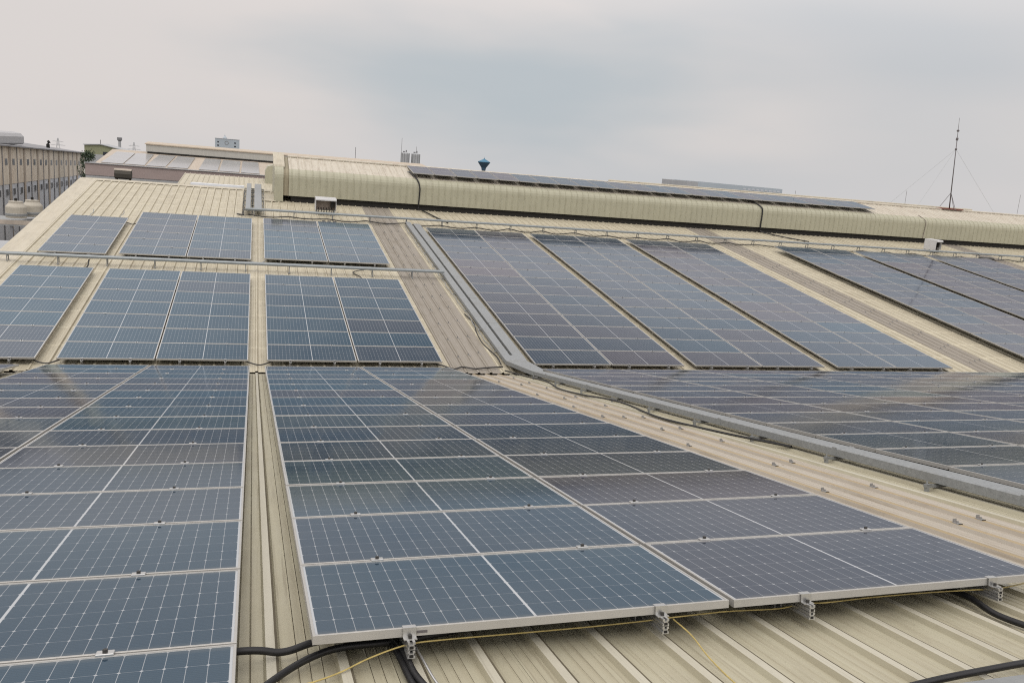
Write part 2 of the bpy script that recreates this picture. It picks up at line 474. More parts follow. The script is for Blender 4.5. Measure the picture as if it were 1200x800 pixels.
def smooth_path(pts, n=8):
    """Catmull-Rom through the points"""
    P = [Vector(p) for p in pts]; P = [P[0] * 2 - P[1]] + P + [P[-1] * 2 - P[-2]]
    o = []
    for i in range(1, len(P) - 2):
        for k in range(n):
            t = k / n
            a, b, c, d = P[i - 1], P[i], P[i + 1], P[i + 2]
            o.append(.5 * ((2 * b) + (c - a) * t + (2 * a - 5 * b + 4 * c - d) * t * t + (3 * b - a - 3 * c + d) * t ** 3))
    o.append(P[-2])
    return o

# ------------------------------------------------------------------ the two roof planes
SA, SB = .1755, .132                       # slopes: near roof falls away from us, far roof rises
FY, FZ = .9927, -.1075
MN = Matrix(((1, 0, 0, 0), (0, math.cos(SA), math.sin(SA), 0), (0, -math.sin(SA), math.cos(SA), 0), (0, 0, 0, 1)))
MF = Matrix(((1, 0, 0, 0), (0, math.cos(SB), -math.sin(SB), FY), (0, math.sin(SB), math.cos(SB), FZ), (0, 0, 0, 1)))
# local frames: x along the valley, y up/down the slope, z = 0 at panel glass level. near: y = -v
def PN(u, v, w): return MN @ Vector((u, -v, w))
def PF(u, v, w): return MF @ Vector((u, v, w))

PAN = -.185                                # roof pan level
PITCH = .307
U0 = .15                                   # centre of a main rib
RIDGE = 22.0                               # far ridge, measured up the slope
YR = FY + RIDGE * math.cos(SB)

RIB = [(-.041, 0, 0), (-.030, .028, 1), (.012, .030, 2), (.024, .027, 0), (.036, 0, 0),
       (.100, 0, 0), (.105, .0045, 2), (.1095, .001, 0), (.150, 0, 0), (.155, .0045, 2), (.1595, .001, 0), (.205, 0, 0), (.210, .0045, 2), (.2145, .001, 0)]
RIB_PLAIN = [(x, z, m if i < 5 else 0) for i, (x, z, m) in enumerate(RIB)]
def sheet(name, k0, k1, ylist, mats, parent, w=PAN, u_lo=None, u_hi=None, rib_mat=0, thick=True):
    """profiled metal sheet with a rib at every pitch from k0 to k1"""
    prof = []
    for k in range(k0, k1):
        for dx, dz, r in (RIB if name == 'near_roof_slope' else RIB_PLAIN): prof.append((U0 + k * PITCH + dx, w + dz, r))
    if u_lo is not None: prof = [(u_lo, w, 0)] + [q for q in prof if q[0] > u_lo]
    if u_hi is not None: prof = [q for q in prof if q[0] < u_hi] + [(u_hi, w, 0)]
    else: prof.append((U0 + k1 * PITCH - .034, w, 0))
    mb = MB()
    n = len(prof)
    r = random.Random(k0)
    vs = []
    for y in ylist:
        for x, z, _ in prof: vs.append((x, y, z))
    fs = []; mi = []
    for j in range(len(ylist) - 1):
        for i in range(n - 1):
            fs.append((j * n + i, j * n + i + 1, (j + 1) * n + i + 1, (j + 1) * n + i))
            mi.append(prof[i][2])
    mb.add(vs, fs); mb.mi = mi
    # turned-down ends give the sheet its thickness
    for yy, sgn in ((ylist[0], -1), (ylist[-1], 1)):
        vs = [(x, yy, z) for x, z, _ in prof] + [(x, yy, z - .006) for x, z, _ in prof]
        mb.add(vs, [(i, i + 1, n + i + 1, n + i) for i in range(n - 1)])
    o = mb.build(name, mats, None)
    return child(o, parent)

ws = empty('factory_building', 'cream ribbed metal roofed factory with two slopes carrying the solar panels', 'building', Matrix())
def place(o, Mx):
    o.matrix_local = Mx
    return o
K_S1, K_S2, K_S3, K_END = 14, 68, 122, 196
UL = -7.55                                  # left verge of the roof
VN0, VN1 = -.12, 27.0                       # near sheet from valley to behind the camera
ny = [-VN1, -20, -16, -12, -8, -4, -VN0]
for a, b_, kind in ((-26, K_S1, 0), (K_S1, K_S1 + 4, 1), (K_S1 + 4, K_S2, 0), (K_S2, K_S2 + 4, 1), (K_S2 + 4, 150, 0)):
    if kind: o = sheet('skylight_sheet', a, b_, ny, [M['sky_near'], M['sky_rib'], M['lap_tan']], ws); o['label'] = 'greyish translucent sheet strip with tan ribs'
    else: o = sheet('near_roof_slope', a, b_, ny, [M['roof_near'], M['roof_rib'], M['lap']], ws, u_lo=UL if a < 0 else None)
    place(o, MN)
    if kind and a == K_S1: SKY_N = o
VF0 = -.30
fy_ = [VF0, 4, 8, 12, 16, 19, RIDGE - .1]
SKY_F = []
for a, b_, kind in ((-26, K_S1, 0), (K_S1, K_S1 + 4, 1), (K_S1 + 4, K_S2, 0), (K_S2, K_S2 + 4, 1), (K_S2 + 4, K_S3, 0), (K_S3, K_S3 + 4, 1), (K_S3 + 4, K_END, 0)):
    if kind:
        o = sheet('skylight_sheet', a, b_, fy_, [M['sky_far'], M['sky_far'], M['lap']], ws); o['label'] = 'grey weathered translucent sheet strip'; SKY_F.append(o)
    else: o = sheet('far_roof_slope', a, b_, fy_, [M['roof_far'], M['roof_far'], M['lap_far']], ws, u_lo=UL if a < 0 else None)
    place(o, MF)
UEND = U0 + K_END * PITCH
# opposite slope behind the far ridge
MB2 = Matrix.Translation((0, YR, 0)) @ Matrix(((1, 0, 0, 0), (0, math.cos(SB), math.sin(SB), 0), (0, -math.sin(SB), math.cos(SB), 0), (0, 0, 0, 1)))
zr = PF(0, RIDGE, PAN).z
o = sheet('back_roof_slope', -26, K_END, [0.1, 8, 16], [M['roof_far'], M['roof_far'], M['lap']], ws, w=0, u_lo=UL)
place(o, Matrix.Translation((0, 0, zr)) @ MB2)
# ridge capping left of the vent
mb = MB()
def ridge_cap(mb, x0, x1):
    pr = [(-.34, PAN + .034), (0, PAN + .044), (0, PAN + .036), (-.34, PAN + .026)]
    yb = [RIDGE + q[0] for q in pr]
    vs = []
    pts = [(RIDGE - .34, PAN + .0335), (RIDGE, PAN + .045)]
    A = [PF(0, *q) for q in pts]
    prof = [(A[0].y, A[0].z - .012), (A[0].y, A[0].z), (A[1].y, A[1].z), (2 * YR - A[0].y + .05, A[0].z), (2 * YR - A[0].y + .05, A[0].z - .012), (A[1].y, A[1].z - .012)]
    mb.extr_x(prof, x0, x1)
ridge_cap(mb, UL, .5)
child(mb.build('ridge_cap', M['flash']), ws)
mb = MB(); z_ = PF(0, RIDGE, PAN).z
mb.box(-3.1, -.75, YR + .33, YR + .36, z_ - .02, z_ + .12)
mb.box(-3.1, -.75, YR + .36, YR + .9, z_ + .10, z_ + .12)
child(mb.build('ridge_flashing', M['pale_panel']), ws)

# verge trim, walls, gutter
mb = MB()
for j, (v0, v1) in enumerate(((VF0, 5.2), (5.2, 9.4), (9.4, 13.1), (13.1, 18.0), (18.0, RIDGE))):
    h = PAN + .034 + .003 * (j % 2)
    y1 = v1 + (.12 if j < 4 else 0)
    mb.extr_y([(UL - .06, h - .28), (UL - .06, h), (UL + .60, h), (UL + .62, h - .03), (UL + .60, h - .006), (UL - .05, h - .006), (UL - .05, h - .28)], v0, y1)
place(child(mb.build('verge_trim', M['flash']), ws), MF)
mb = MB()
mb.extr_y([(UL - .06, PAN - .25), (UL - .06, PAN + .036), (UL + .3, PAN + .036), (UL + .3, PAN + .03), (UL - .05, PAN + .03), (UL - .05, PAN - .25)], -VN1, -VN0)
place(child(mb.build('verge_trim', M['flash']), ws), MN)
GZ = -9.0
def gable(mb, x, t):
    pts = [PN(0, VN1, PAN - .02), PN(0, VN0, PAN - .02), PF(0, .1, PAN - .05), PF(0, RIDGE, PAN - .02)]
    prof = [(q.y, q.z) for q in pts] + [(YR + 15.5, PF(0, RIDGE, 0).z - 2.3), (YR + 15.5, GZ), (pts[0].y, GZ)]
    mb.extr_x(prof, x, x + t)
mb = MB(); gable(mb, UL, .15); mb2 = MB(); gable(mb2, UEND - .2, .15)
child(mb.build('gable_wall', M['wall_beige']), ws)
child(mb2.build('gable_wall', M['wall_beige']), ws)
mb = MB()
gy0, gy1 = PN(0, VN0, 0).y, PF(0, VF0, 0).y
gz = PF(0, VF0, PAN).z
mb.extr_x([(gy0 - .25, gz + .02), (gy0 - .25, gz - .35), (gy1 + .35, gz - .35), (gy1 + .35, gz + .0), (gy1 + .33, gz + .0), (gy1 + .33, gz - .33), (gy0 - .23, gz - .33), (gy0 - .23, gz + .02)], UL + .2, UEND - .3)
child(mb.build('valley_gutter', M['gutter']), ws)

# ------------------------------------------------------------------ ridge vent
VX0, VX1 = .97, UEND - 1
yf = PF(0, 19.6, 0).y                    # front face of the vent (20.42)
ZB, ZS = 2.575, 3.36                      # bottom of the wall, start of the curve
ZR = 4.27
def vent_profile(off=0.0):
    """(y, z) from the front wall's foot over the top to the back wall's foot"""
    p = [(yf, ZB), (yf, ZS - .3), (yf, ZS)]
    cy, rr = yf + .32, .32
    for a in (18, 36, 54, 70): p.append((cy - rr * math.cos(R(a)), ZS + .36 * math.sin(R(a))))
    p.append((yf + .32, ZS + .38))
    p.append((yf + 1.2, ZS + .38 + .22))
    p.append((YR, ZR))
    back = [(2 * YR - y, z) for y, z in p[:-1]][::-1]
    p = p + back
    res = []
    for i, (y, z) in enumerate(p):
        a = p[max(i - 1, 0)]; b_ = p[min(i + 1, len(p) - 1)]
        t = Vector((b_[0] - a[0], b_[1] - a[1])).normalized()
        res.append((y - t.y * off, z + t.x * off))
    return res
def vent_shell(name, x0, x1, m, parent, ribs=True, off=0.0, i0=0, i1=None, rib_h=.024):
    xs = []
    if ribs:
        k = 0
        x = x0
        while x < x1:
            xs += [(x, 0), (x + .1, 0), (x + .112, 1), (x + .135, 1), (x + .147, 0)]
            x += PITCH * .985
        xs.append((x1, 0))
        xs = [q for q in xs if q[0] <= x1]
    else: xs = [(x0, 0), (x1, 0)]
    A = vent_profile(off)[i0:i1]; B = vent_profile(off + rib_h)[i0:i1]
    n = len(A)
    vs = []
    for x, r in xs:
        for y, z in (B if r else A): vs.append((x, y, z))
    fs = [(j * n + i, j * n + i + 1, (j + 1) * n + i + 1, (j + 1) * n + i) for j in range(len(xs) - 1) for i in range(n - 1)]
    mb = MB(); mb.add(vs, fs)
    return child(mb.build(name, m), parent)
rv = child(MB().add([(VX0 + .3, yf + .10, 2.2), (VX1, yf + .10, 2.2), (VX1, 2 * YR - yf - .10, 2.2), (VX0 + .3, 2 * YR - yf - .10, 2.2),
                     (VX0 + .3, yf + .10, 3.3), (VX1, yf + .10, 3.3), (VX1, 2 * YR - yf - .10, 3.3), (VX0 + .3, 2 * YR - yf - .10, 3.3)],
                    [(3, 2, 1, 0), (4, 5, 6, 7), (0, 1, 5, 4), (1, 2, 6, 5), (2, 3, 7, 6), (3, 0, 4, 7)]).build('ridge_vent', M['dark']), ws)  # near-black box: darkness of the open throat put into its colour
NW = 7
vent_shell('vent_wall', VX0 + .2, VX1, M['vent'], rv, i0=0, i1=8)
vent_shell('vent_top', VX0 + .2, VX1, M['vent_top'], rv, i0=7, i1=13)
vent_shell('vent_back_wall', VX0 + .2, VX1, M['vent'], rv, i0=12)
vent_shell('vent_recess', VX0 - .05, VX0 + .2, M['vent_dirty'], rv, ribs=False, off=-.05)
# end cap: a raised band with a closed gable
mb = MB()
A = vent_profile(.05); n = len(A)
A = [(A[0][0], 2.30)] + A + [(A[-1][0], 2.30)]
n = len(A)
x0, x1 = .55, .93
vs = [(x0, y, z) for y, z in A] + [(x1, y, z) for y, z in A]
fs = [(i, i + 1, n + i + 1, n + i) for i in range(n - 1)] + [tuple(range(n)), tuple(range(2 * n - 1, n - 1, -1))]
mb.add(vs, fs)
child(mb.build('vent_end_cap', M['vent']), rv)
mb = MB()
mb.extr_x([(yf + .40, ZS + .455), (yf + .45, ZS + .54), (YR, ZR + .13), (YR, ZR + .05)], .50, .98)
child(mb.build('vent_cap_strip', M['flash']), rv)
mb = MB(); mb.box(.35, .95, yf - .28, yf + .6, 0, .03)
# ridge capping on the vent top
mb = MB()
mb.extr_x([(YR - .22, ZR - .04), (YR - .22, ZR + .015), (YR, ZR + .05), (YR + .22, ZR + .015), (YR + .22, ZR - .04)], VX0 + .2, VX1)
child(mb.build('vent_ridge_cap', M['vent_top']), rv)
mb = MB(); mb.bbox(17.7, 42.0, YR + .25, YR + .6, ZR - .1, ZR + .13, .03)
child(mb.build('ridge_duct', M['flash']), rv)

# little roof patch plate in front of the vent's end
mb = MB(); mb.box(-.28, .62, 19.4, 20.9, PAN + .032, PAN + .05)
place(child(mb.build('roof_patch', M['flash']), ws), MF)

# saddle clips on the skylight ribs
mb = MB()
mb.add([(-.030, -.035, .002), (-.018, -.035, .036), (.018, -.035, .036), (.030, -.035, .002), (-.030, .035, .002), (-.018, .035, .036), (.018, .035, .036), (.030, .035, .002),
        (.075, -.035, .002), (.075, .035, .002), (-.018, .035, .060), (.018, .035, .060)],
       [(0, 1, 5, 4), (1, 2, 6, 5), (2, 3, 7, 6), (3, 8, 9, 7), (5, 6, 11, 10)])
mb.tube([(0, 0, .03), (0, 0, .05)], .009, 6)
clip0 = mb.build('clip', M['zinc'], None)
first = True
def add_clip(par, u, y):
    global first
    c = clip0 if first else clip0.copy()
    if not first: COL.objects.link(c)
    first = False
    child(c, par)
    c.location = (u, y, PAN + .001)
    c.rotation_euler = (0, 0, rng.uniform(-.15, .15))
ribs_n = [U0 + (K_S1 + i) * PITCH for i in (1, 2, 3)]
for i, vlist in enumerate(((2.0, 4.5, 6.33, 7.5, 10.07, 12.55, 15.0), (2.6, 5.1, 7.59, 8.8, 11.35, 13.75), (1.1, 2.2, 3.3, 4.87, 6.2, 7.61, 8.75, 9.8, 11.22, 12.47, 13.68, 15.0))):
    for v in vlist: add_clip(SKY_N, ribs_n[i], -v)
for s, K in ((SKY_F[0], K_S1), (SKY_F[1], K_S2)):
    for i in range(1, 5):
        v = .6 + .15 * i
        while v < 16:
            if i < 4: add_clip(s, U0 + (K + i) * PITCH, v + rng.uniform(-.06, .06))
            v += 1.25

# ------------------------------------------------------------------ solar panels
def frame_ring(mb, L=PL, W=PW, lip=.012, mi=0):
    a, b_ = L / 2, W / 2
    ou = [(-a, -b_), (a, -b_), (a, b_), (-a, b_)]
    inn = [(-a + lip, -b_ + lip), (a - lip, -b_ + lip), (a - lip, b_ - lip), (-a + lip, b_ - lip)]
    vs = [(x, y, 0) for x, y in ou] + [(x, y, PT - .0012) for x, y in ou] + \
         [(x * (1 - .0012 / a), y * (1 - .0012 / b_), PT) for x, y in ou] + [(x, y, PT) for x, y in inn] + [(x, y, PT - .006) for x, y in inn] + \
         [(x * (1 - .03 / a), y * (1 - .03 / b_), 0) for x, y in ou] + [(x * (1 - .03 / a), y * (1 - .03 / b_), .002) for x, y in ou]
    fs = []
    for k in (0, 4, 8, 12):
        for i in range(4): fs.append((k + i, k + (i + 1) % 4, k + 4 + (i + 1) % 4, k + 4 + i))
    for i in range(4): fs.append((i, 20 + i, 20 + (i + 1) % 4, (i + 1) % 4))
    return vs, fs
def glass_quad(L=PL, W=PW):
    a, b_ = L / 2 - .011, W / 2 - .011
    return [(-a, -b_, PT - .003), (a, -b_, PT - .003), (a, b_, PT - .003), (-a, b_, PT - .003)]
mb = MB(); vs, fs = frame_ring(mb); mb.add(vs, fs)
fo = mb.build('frame', M['alu'], link=False); FRAME_ME = fo.data; bpy.data.objects.remove(fo)
GLASS_ME = []
NT = 12
for i in range(NT):
    me = bpy.data.meshes.new('cell_face')
    q = glass_quad()
    me.from_pydata(q, [], [(0, 1, 2, 3)])
    uvl = me.uv_layers.new(name='UVMap')
    for li, vi in enumerate((0, 1, 2, 3)): uvl.data[li].uv = (q[vi][0], q[vi][1])
    a = me.attributes.new('tint', 'FLOAT', 'FACE'); a.data[0].value = i / (NT - 1)
    me.materials.append(M['glass'])
    GLASS_ME.append(me)
mb = MB()
mb.bbox(-.034, .034, -.021, .021, PT + .0005, PT + .008, .002, 0)
mb.tube([(0, 0, PT + .005), (0, 0, PT + .020)], .011, 6, 1)
mb.box(-.030, .030, -.0095, -.0075, PT - .03, PT + .001, 0); mb.box(-.030, .030, .0075, .0095, PT - .03, PT + .001, 0)
co = mb.build('mid_clamp', [M['alu_raw'], M['blacksteel']], link=False); CLAMP_ME = co.data; bpy.data.objects.remove(co)
mb = MB()
mb.box(-.03, .03, -.020, .009, PT + .0005, PT + .005)           # lip over the frame
mb.box(-.03, .03, .009, .013, -.002, PT + .005)                # leg down the face of the frame
mb.box(-.03, .03, .013, .040, -.002, .003)                     # foot on the rail
mb.tube([(0, .026, .003), (0, .026, .018)], .009, 6, 1)
co = mb.build('end_clamp', [M['alu_raw'], M['blacksteel']], link=False); ECLAMP_ME = co.data; bpy.data.objects.remove(co)

ORD = ['first', 'second', 'third', 'fourth', 'fifth', 'sixth', 'seventh', 'eighth', 'ninth', 'tenth', 'eleventh', 'twelfth', 'thirteenth', 'fourteenth', 'fifteenth', 'sixteenth', 'seventeenth', 'eighteenth', 'nineteenth', 'twentieth', 'twenty-first', 'twenty-second', 'twenty-third', 'twenty-fourth', 'twenty-fifth', 'twenty-sixth', 'twenty-seventh', 'twenty-eighth']
RP = 1.02
SPECS = []        # every panel: matrix (centre at underside), x scale, tint, label, clamp spec
def tint_for(prev):
    if rng.random() < .55: return prev
    return rng.random()
def array(frame, cols, rows, v0, where, rails, colnames, lift=0.0):
    """cols: list of (u_left, u_right). rows counted from v0; near frame has y=-v"""
    F = MN if frame == 'N' else MF
    sgn = -1 if frame == 'N' else 1
    for ci, (ul, ur) in enumerate(cols):
        sx = (ur - ul) / PL
        t = rng.random()
        for r in range(rows):
            t = tint_for(t)
            tt = min(1, max(0, .75 * t + .25 * rng.random()))
            if 'far block' in where: tt *= .62
            if 'far array' in where or 'beyond' in where or 'trunking' in where: tt = .25 + .75 * tt
            vc = v0 + r * RP + PW / 2
            u = (ul + ur) / 2
            mw = F @ Matrix.Translation((u, sgn * vc, -PT + lift)) @ Matrix.Rotation(R(rng.gauss(0, .16)), 4, 'X') @ Matrix.Rotation(R(rng.gauss(0, .09)), 4, 'Y')
            rr = (rows - 1 - r) if frame == 'N' else r        # row counted from the side nearest to us
            lab = 'solar panel in %s row from front' % ORD[rr]
            if colnames[ci]: lab += ', ' + colnames[ci]
            lab += ', ' + where
            cl = []
            for ru in rails:
                x = ru - PL / 2
                cl.append(('mid' if r > 0 else 'end', x, -1 if frame == 'F' else 1))
                if r == rows - 1: cl.append(('end', x, 1 if frame == 'F' else -1))
            SPECS.append(dict(mw=mw, sx=sx, tint=tt, label=lab, clamps=cl, portrait=False))

G = .03
NRc = [(0, PL), (PL + G, 2 * PL + G)]
array('N', NRc, 15, 0.0, 'foreground array right of the gutter strip', (.42, 1.66), ('left column', 'right column'))
NLc = [(-4.25, -2.325), (-2.295, -.31)]
array('N', NLc, 18, 0.0, 'foreground array left of the gutter strip', (.52, 1.53), ('left column', 'right column'))
array('N', [(-6.7, -4.74)], 5, 0.0, 'small near-slope array at far left', (.52, 1.53), ('single column',))
NRRu = 6.335
nrr = [(NRRu + i * (PL + .03), NRRu + i * (PL + .03) + PL) for i in range(8)]
array('N', nrr, 15, .15, 'near-slope array right of grey trunking', (.42, 1.66), [ORD[i] + ' column' for i in range(8)])
FU = .065
f3 = [(FU, FU + PL), (FU + 2.075, FU + 4.12)]
array('F', f3, 7, 0, 'lower far block beside skylight strip', (.52, 1.53), ('left column', 'right column'))
array('F', f3, 6, 9.05, 'upper far block beside skylight strip', (.52, 1.53), ('left column', 'right column'))
f2 = [(-4.27, -2.33), (-2.30, -.35)]
array('F', f2, 7, 0, 'lower far block left of gutter strip', (.52, 1.53), ('left column', 'right column'))
array('F', f2, 6, 8.88, 'upper far block left of gutter strip', (.52, 1.53), ('left column', 'right column'))
f1 = [(-6.58, -4.68)]
array('F', f1, 7, 0, 'lower far block by roof verge', (.52, 1.53), ('',))
array('F', [(-6.49, -4.62)], 5, 8.78, 'upper far block by roof verge', (.52, 1.53), ('',))
fr = [([(6.56, 8.65), (8.68, 10.78)], 'first long far array right of trunking'), ([(11.13, 13.18), (13.21, 15.24)], 'second long far array right of trunking'),
      ([(15.69, 17.72), (17.75, 19.80)], 'third long far array right of trunking'), ([(23.42, 25.46), (25.49, 27.53)], 'first long array beyond right skylight'),
      ([(27.97, 29.97), (30.0, 32.0)], 'second long array beyond right skylight'), ([(32.42, 34.42), (34.45, 36.45)], 'third long array beyond right skylight')]
for cols, nm in fr:
    array('F', cols, 15, -.08, nm, (.47, 1.58), ('left column', 'right column'), lift=.09 if cols[0][0] > 20 else 0)
# the row standing on the vent's top, portrait
VS = R(8.6)
for i in range(25):
    x = 6.75 + i * 1.045
    c = Vector((x + .5, YR - .06 - math.cos(VS) * 1.02 , ZR - .005 - math.sin(VS) * 1.02))
    mw = Matrix.Translation(c) @ Matrix.Rotation(VS, 4, 'X') @ Matrix.Rotation(R(90), 4, 'Z') @ Matrix.Rotation(R(rng.gauss(0, .1)), 4, 'X')
    SPECS.append(dict(mw=mw, sx=1, tint=rng.random() * .6 + .3, label='%s panel from the left in the single row on the ridge vent' % ORD[i], clamps=[], portrait=True))

for y_, z_ in ((YR - .45, ZR - .11), (YR - 1.25, ZR - .235)):
    mb = MB(); mb.box(6.6, 32.95, y_ - .025, y_ + .025, z_ - .05, z_)
    x_ = 6.9
    while x_ < 32.9: mb.box(x_ - .03, x_ + .03, y_ - .02, y_ + .02, z_ - .28, z_ - .05); x_ += 2.1
    tag(mb.build('support_rail', M['alu_raw']), '%s long support rail under the row of vent panels' % ('upper' if y_ > YR - 1 else 'lower'), 'mounting rail')
def screen_area(sp):
    mw = sp['mw']
    cs = [pix(mw @ Vector((x * sp['sx'], y, PT))) for x, y in ((-PL / 2, -PW / 2), (PL / 2, -PW / 2), (PL / 2, PW / 2), (-PL / 2, PW / 2))]
    if any(c is None for c in cs): return -1
    # clip the quad to the frame
    for ax, lim, s in ((0, 0, 1), (0, 1200, -1), (1, 0, 1), (1, 800, -1)):
        o = []
        for i in range(len(cs)):
            a, b_ = cs[i], cs[(i + 1) % len(cs)]
            da, db = (a[ax] - lim) * s, (b_[ax] - lim) * s
            if da >= 0: o.append(a)
            if da * db < 0:
                t = da / (da - db); o.append((a[0] + (b_[0] - a[0]) * t, a[1] + (b_[1] - a[1]) * t))
        cs = o
        if len(cs) < 3: return 0
    return abs(sum(cs[i][0] * cs[(i + 1) % len(cs)][1] - cs[(i + 1) % len(cs)][0] * cs[i][1] for i in range(len(cs)))) / 2
for sp in SPECS: sp['area'] = screen_area(sp)
SPECS.sort(key=lambda s: -s['area'])
single = [s for s in SPECS[:300] if s['area'] > 1]
rest = SPECS[len(single):]
rest = [s for s in rest if s['area'] >= 0 or True]
# one panel with its parts, then copies
proto = bpy.data.objects.new('solar_module', None); proto.empty_display_size = .2
pf_ = bpy.data.objects.new('frame', FRAME_ME); pg_ = bpy.data.objects.new('cell_face', GLASS_ME[0])
pm_ = bpy.data.objects.new('mid_clamp', CLAMP_ME); pe_ = bpy.data.objects.new('end_clamp', ECLAMP_ME)
for i, sp in enumerate(single):
    t = proto if i == 0 else proto.copy()
    COL.objects.link(t)
    t.matrix_world = sp['mw']
    tag(t, sp['label'], 'solar panel', 'solar panels laid in rows on the roof')
    fr_ = pf_ if i == 0 else pf_.copy(); COL.objects.link(fr_); fr_.parent = t; fr_.scale = (sp['sx'], 1, 1)
    gl_ = pg_ if i == 0 else pg_.copy(); gl_.data = GLASS_ME[min(NT - 1, int(sp['tint'] * NT))]
    COL.objects.link(gl_); gl_.parent = t; gl_.scale = (sp['sx'], 1, 1)
    for kind, x, side in sp['clamps']:
        c = (pm_ if kind == 'mid' else pe_).copy()
        COL.objects.link(c); c.parent = t
        c.location = (x * sp['sx'], side * (PW / 2 + (.010 if kind == 'mid' else 0)), 0)
        if kind == 'end' and side < 0: c.rotation_euler = (0, 0, math.pi)
    if 'first row from front, left column, foreground array right' in sp['label']:
        mb = MB(); mb.box(-.60, -.52, -PW / 2 - .0012, -PW / 2 - .0002, .012, .024)
        mb.build('sticker', M['mast'], t)
# all the smaller ones together
if rest:
    vs = []; fs = []; mi = []; uvs = []; tn = []
    rv_, rf_ = frame_ring(None)
    for sp in rest:
        mw = sp['mw'] @ Matrix.Diagonal((sp['sx'], 1, 1, 1))
        o = len(vs); vs += [tuple(mw @ Vector(v)) for v in rv_]
        for f in rf_: fs.append(tuple(i + o for i in f)); mi.append(0); uvs += [(0, 0)] * len(f); tn.append(0)
        o = len(vs); q = glass_quad(); vs += [tuple(mw @ Vector(v)) for v in q]
        fs.append((o, o + 1, o + 2, o + 3)); mi.append(1); uvs += [(v[0], v[1]) for v in q]; tn.append(sp['tint'])
    me = bpy.data.meshes.new('solar_panel_rows')
    me.from_pydata(vs, [], fs)
    me.materials.append(M['alu']); me.materials.append(M['glass'])
    me.polygons.foreach_set('material_index', mi)
    uvl = me.uv_layers.new(name='UVMap')
    for i, q in enumerate(uvs): uvl.data[i].uv = q
    a = me.attributes.new('tint', 'FLOAT', 'FACE'); a.data.foreach_set('value', tn)
    bm = bmesh.new(); bm.from_mesh(me); bmesh.ops.recalc_face_normals(bm, faces=[f for f in bm.faces if f.material_index == 0]); bm.to_mesh(me); bm.free()
    o = bpy.data.objects.new('solar_panel_rows', me); COL.objects.link(o)
    tag(o, 'remaining small distant solar panels in rows on the far slope and vent', 'solar panels', None, 'stuff')

# ------------------------------------------------------------------ mounting rails
def rail_obj(F, u, y0, y1, label, feet):
    t = empty('mounting_rail', label, 'mounting rail', F @ Matrix.Translation((u, 0, 0)), 'aluminium rails under the solar panels')
    g = .006
    def prof(z1, z0):
        zm = (z0 + z1) / 2
        return [(-.017, z0), (.017, z0), (.017, zm - .006), (.012, zm - .006), (.012, zm + .006), (.017, zm + .006), (.017, z1), (.006, z1), (.006, z1 - .012), (-.006, z1 - .012), (-.006, z1), (-.017, z1),
                (-.017, zm + .006), (-.012, zm + .006), (-.012, zm - .006), (-.017, zm - .006)]
    mb = MB(); mb.extr_y(prof(-PT - .001, -PT - .036), y0, y1); mb.build('upper_rail', M['alu_raw'], t)
    mb = MB(); mb.extr_y(prof(-PT - .039, -PT - .074), y0, y1); mb.build('lower_rail', M['alu_raw'], t)
    # dark plates on the cut ends facing us, painted as shaded hollow chambers
    for z in (-PT - .027, -PT - .065):
        mb = MB(); mb.box(-.009, .009, y0 - .001, y0, z - .005, z + .008); mb.build('rail_end_shade', M['dark'], t)
    for y in feet:
        mb = MB()
        mb.box(-.035, .035, y - .03, y + .03, PAN + .030, PAN + .034)
        mb.box(-.026, -.0205, y - .02, y + .02, PAN + .034, -PT - .05)
        mb.tube([(.028, y, PAN + .034), (.028, y, PAN + .046)], .008, 6)
        mb.build('mounting_foot', M['zinc'], t)
def rails(frame, cols, rel, v0, rows, where):
    F = MN if frame == 'N' else MF
    k = 0
    for ul, ur in cols:
        for ru in rel:
            u = ul + ru * (ur - ul) / PL
            if frame == 'N': y0, y1 = -(v0 + rows * RP + .045), -(v0 - .05); feet = [y0 + .3, y1 - .3]
            else: y0, y1 = v0 - .09, v0 + rows * RP + .06; feet = [y0 + .08, y1 - .2]
            rail_obj(F, u, y0, y1, '%s aluminium rail from the left under the %s' % (ORD[k], where), feet)
            k += 1
rails('N', NRc, (.42, 1.66), 0, 15, 'foreground array right of the gutter strip')
rails('N', NLc, (.52, 1.53), 0, 18, 'foreground array left of the gutter strip')
rails('N', nrr[:7], (.42, 1.66), .15, 15, 'array right of grey trunking')
rails('F', f3, (.52, 1.53), 0, 7, 'lower far block beside skylight strip')
rails('F', f3, (.52, 1.53), 9.05, 6, 'upper far block beside skylight strip')
rails('F', f2, (.52, 1.53), 0, 7, 'lower far block left of gutter strip')
rails('F', f2, (.52, 1.53), 8.88, 6, 'upper far block left of gutter strip')
rails('F', f1, (.52, 1.53), 0, 7, 'lower far block by roof verge')
rails('F', [(-6.49, -4.62)], (.52, 1.53), 8.78, 5, 'upper far block by roof verge')
for cols, nm in fr[:3]: rails('F', cols, (.47, 1.58), -.08, 15, nm)

# ------------------------------------------------------------------ cable trunking
def trunk(mb, F, x0, x1, y0, y1, z0, z1, sgn=1):
    c = .012
    mb.extr_y([(x0, z0), (x0, z1 - c), (x0 + c, z1), (x1 - c, z1), (x1, z1 - c), (x1, z0)], y0, y1)
tk = empty('cable_trunking', 'long grey steel trunking running down the far slope and on along the near slope', 'cable trunking', Matrix())
mb = MB(); trunk(mb, MF, 5.86, 6.08, .55, 16.2, -.12, -.02)
mb.build('far_section', M['steel'], tk).matrix_local = MF
mb = MB(); trunk(mb, MN, 5.95, 6.19, -16.6, -.75, -.105, -.010)
for k in range(7): mb.box(5.947, 6.193, -1.6 - 2.4 * k, -1.53 - 2.4 * k, -.095, -.007)
mb.build('near_section', M['steel'], tk).matrix_local = MN
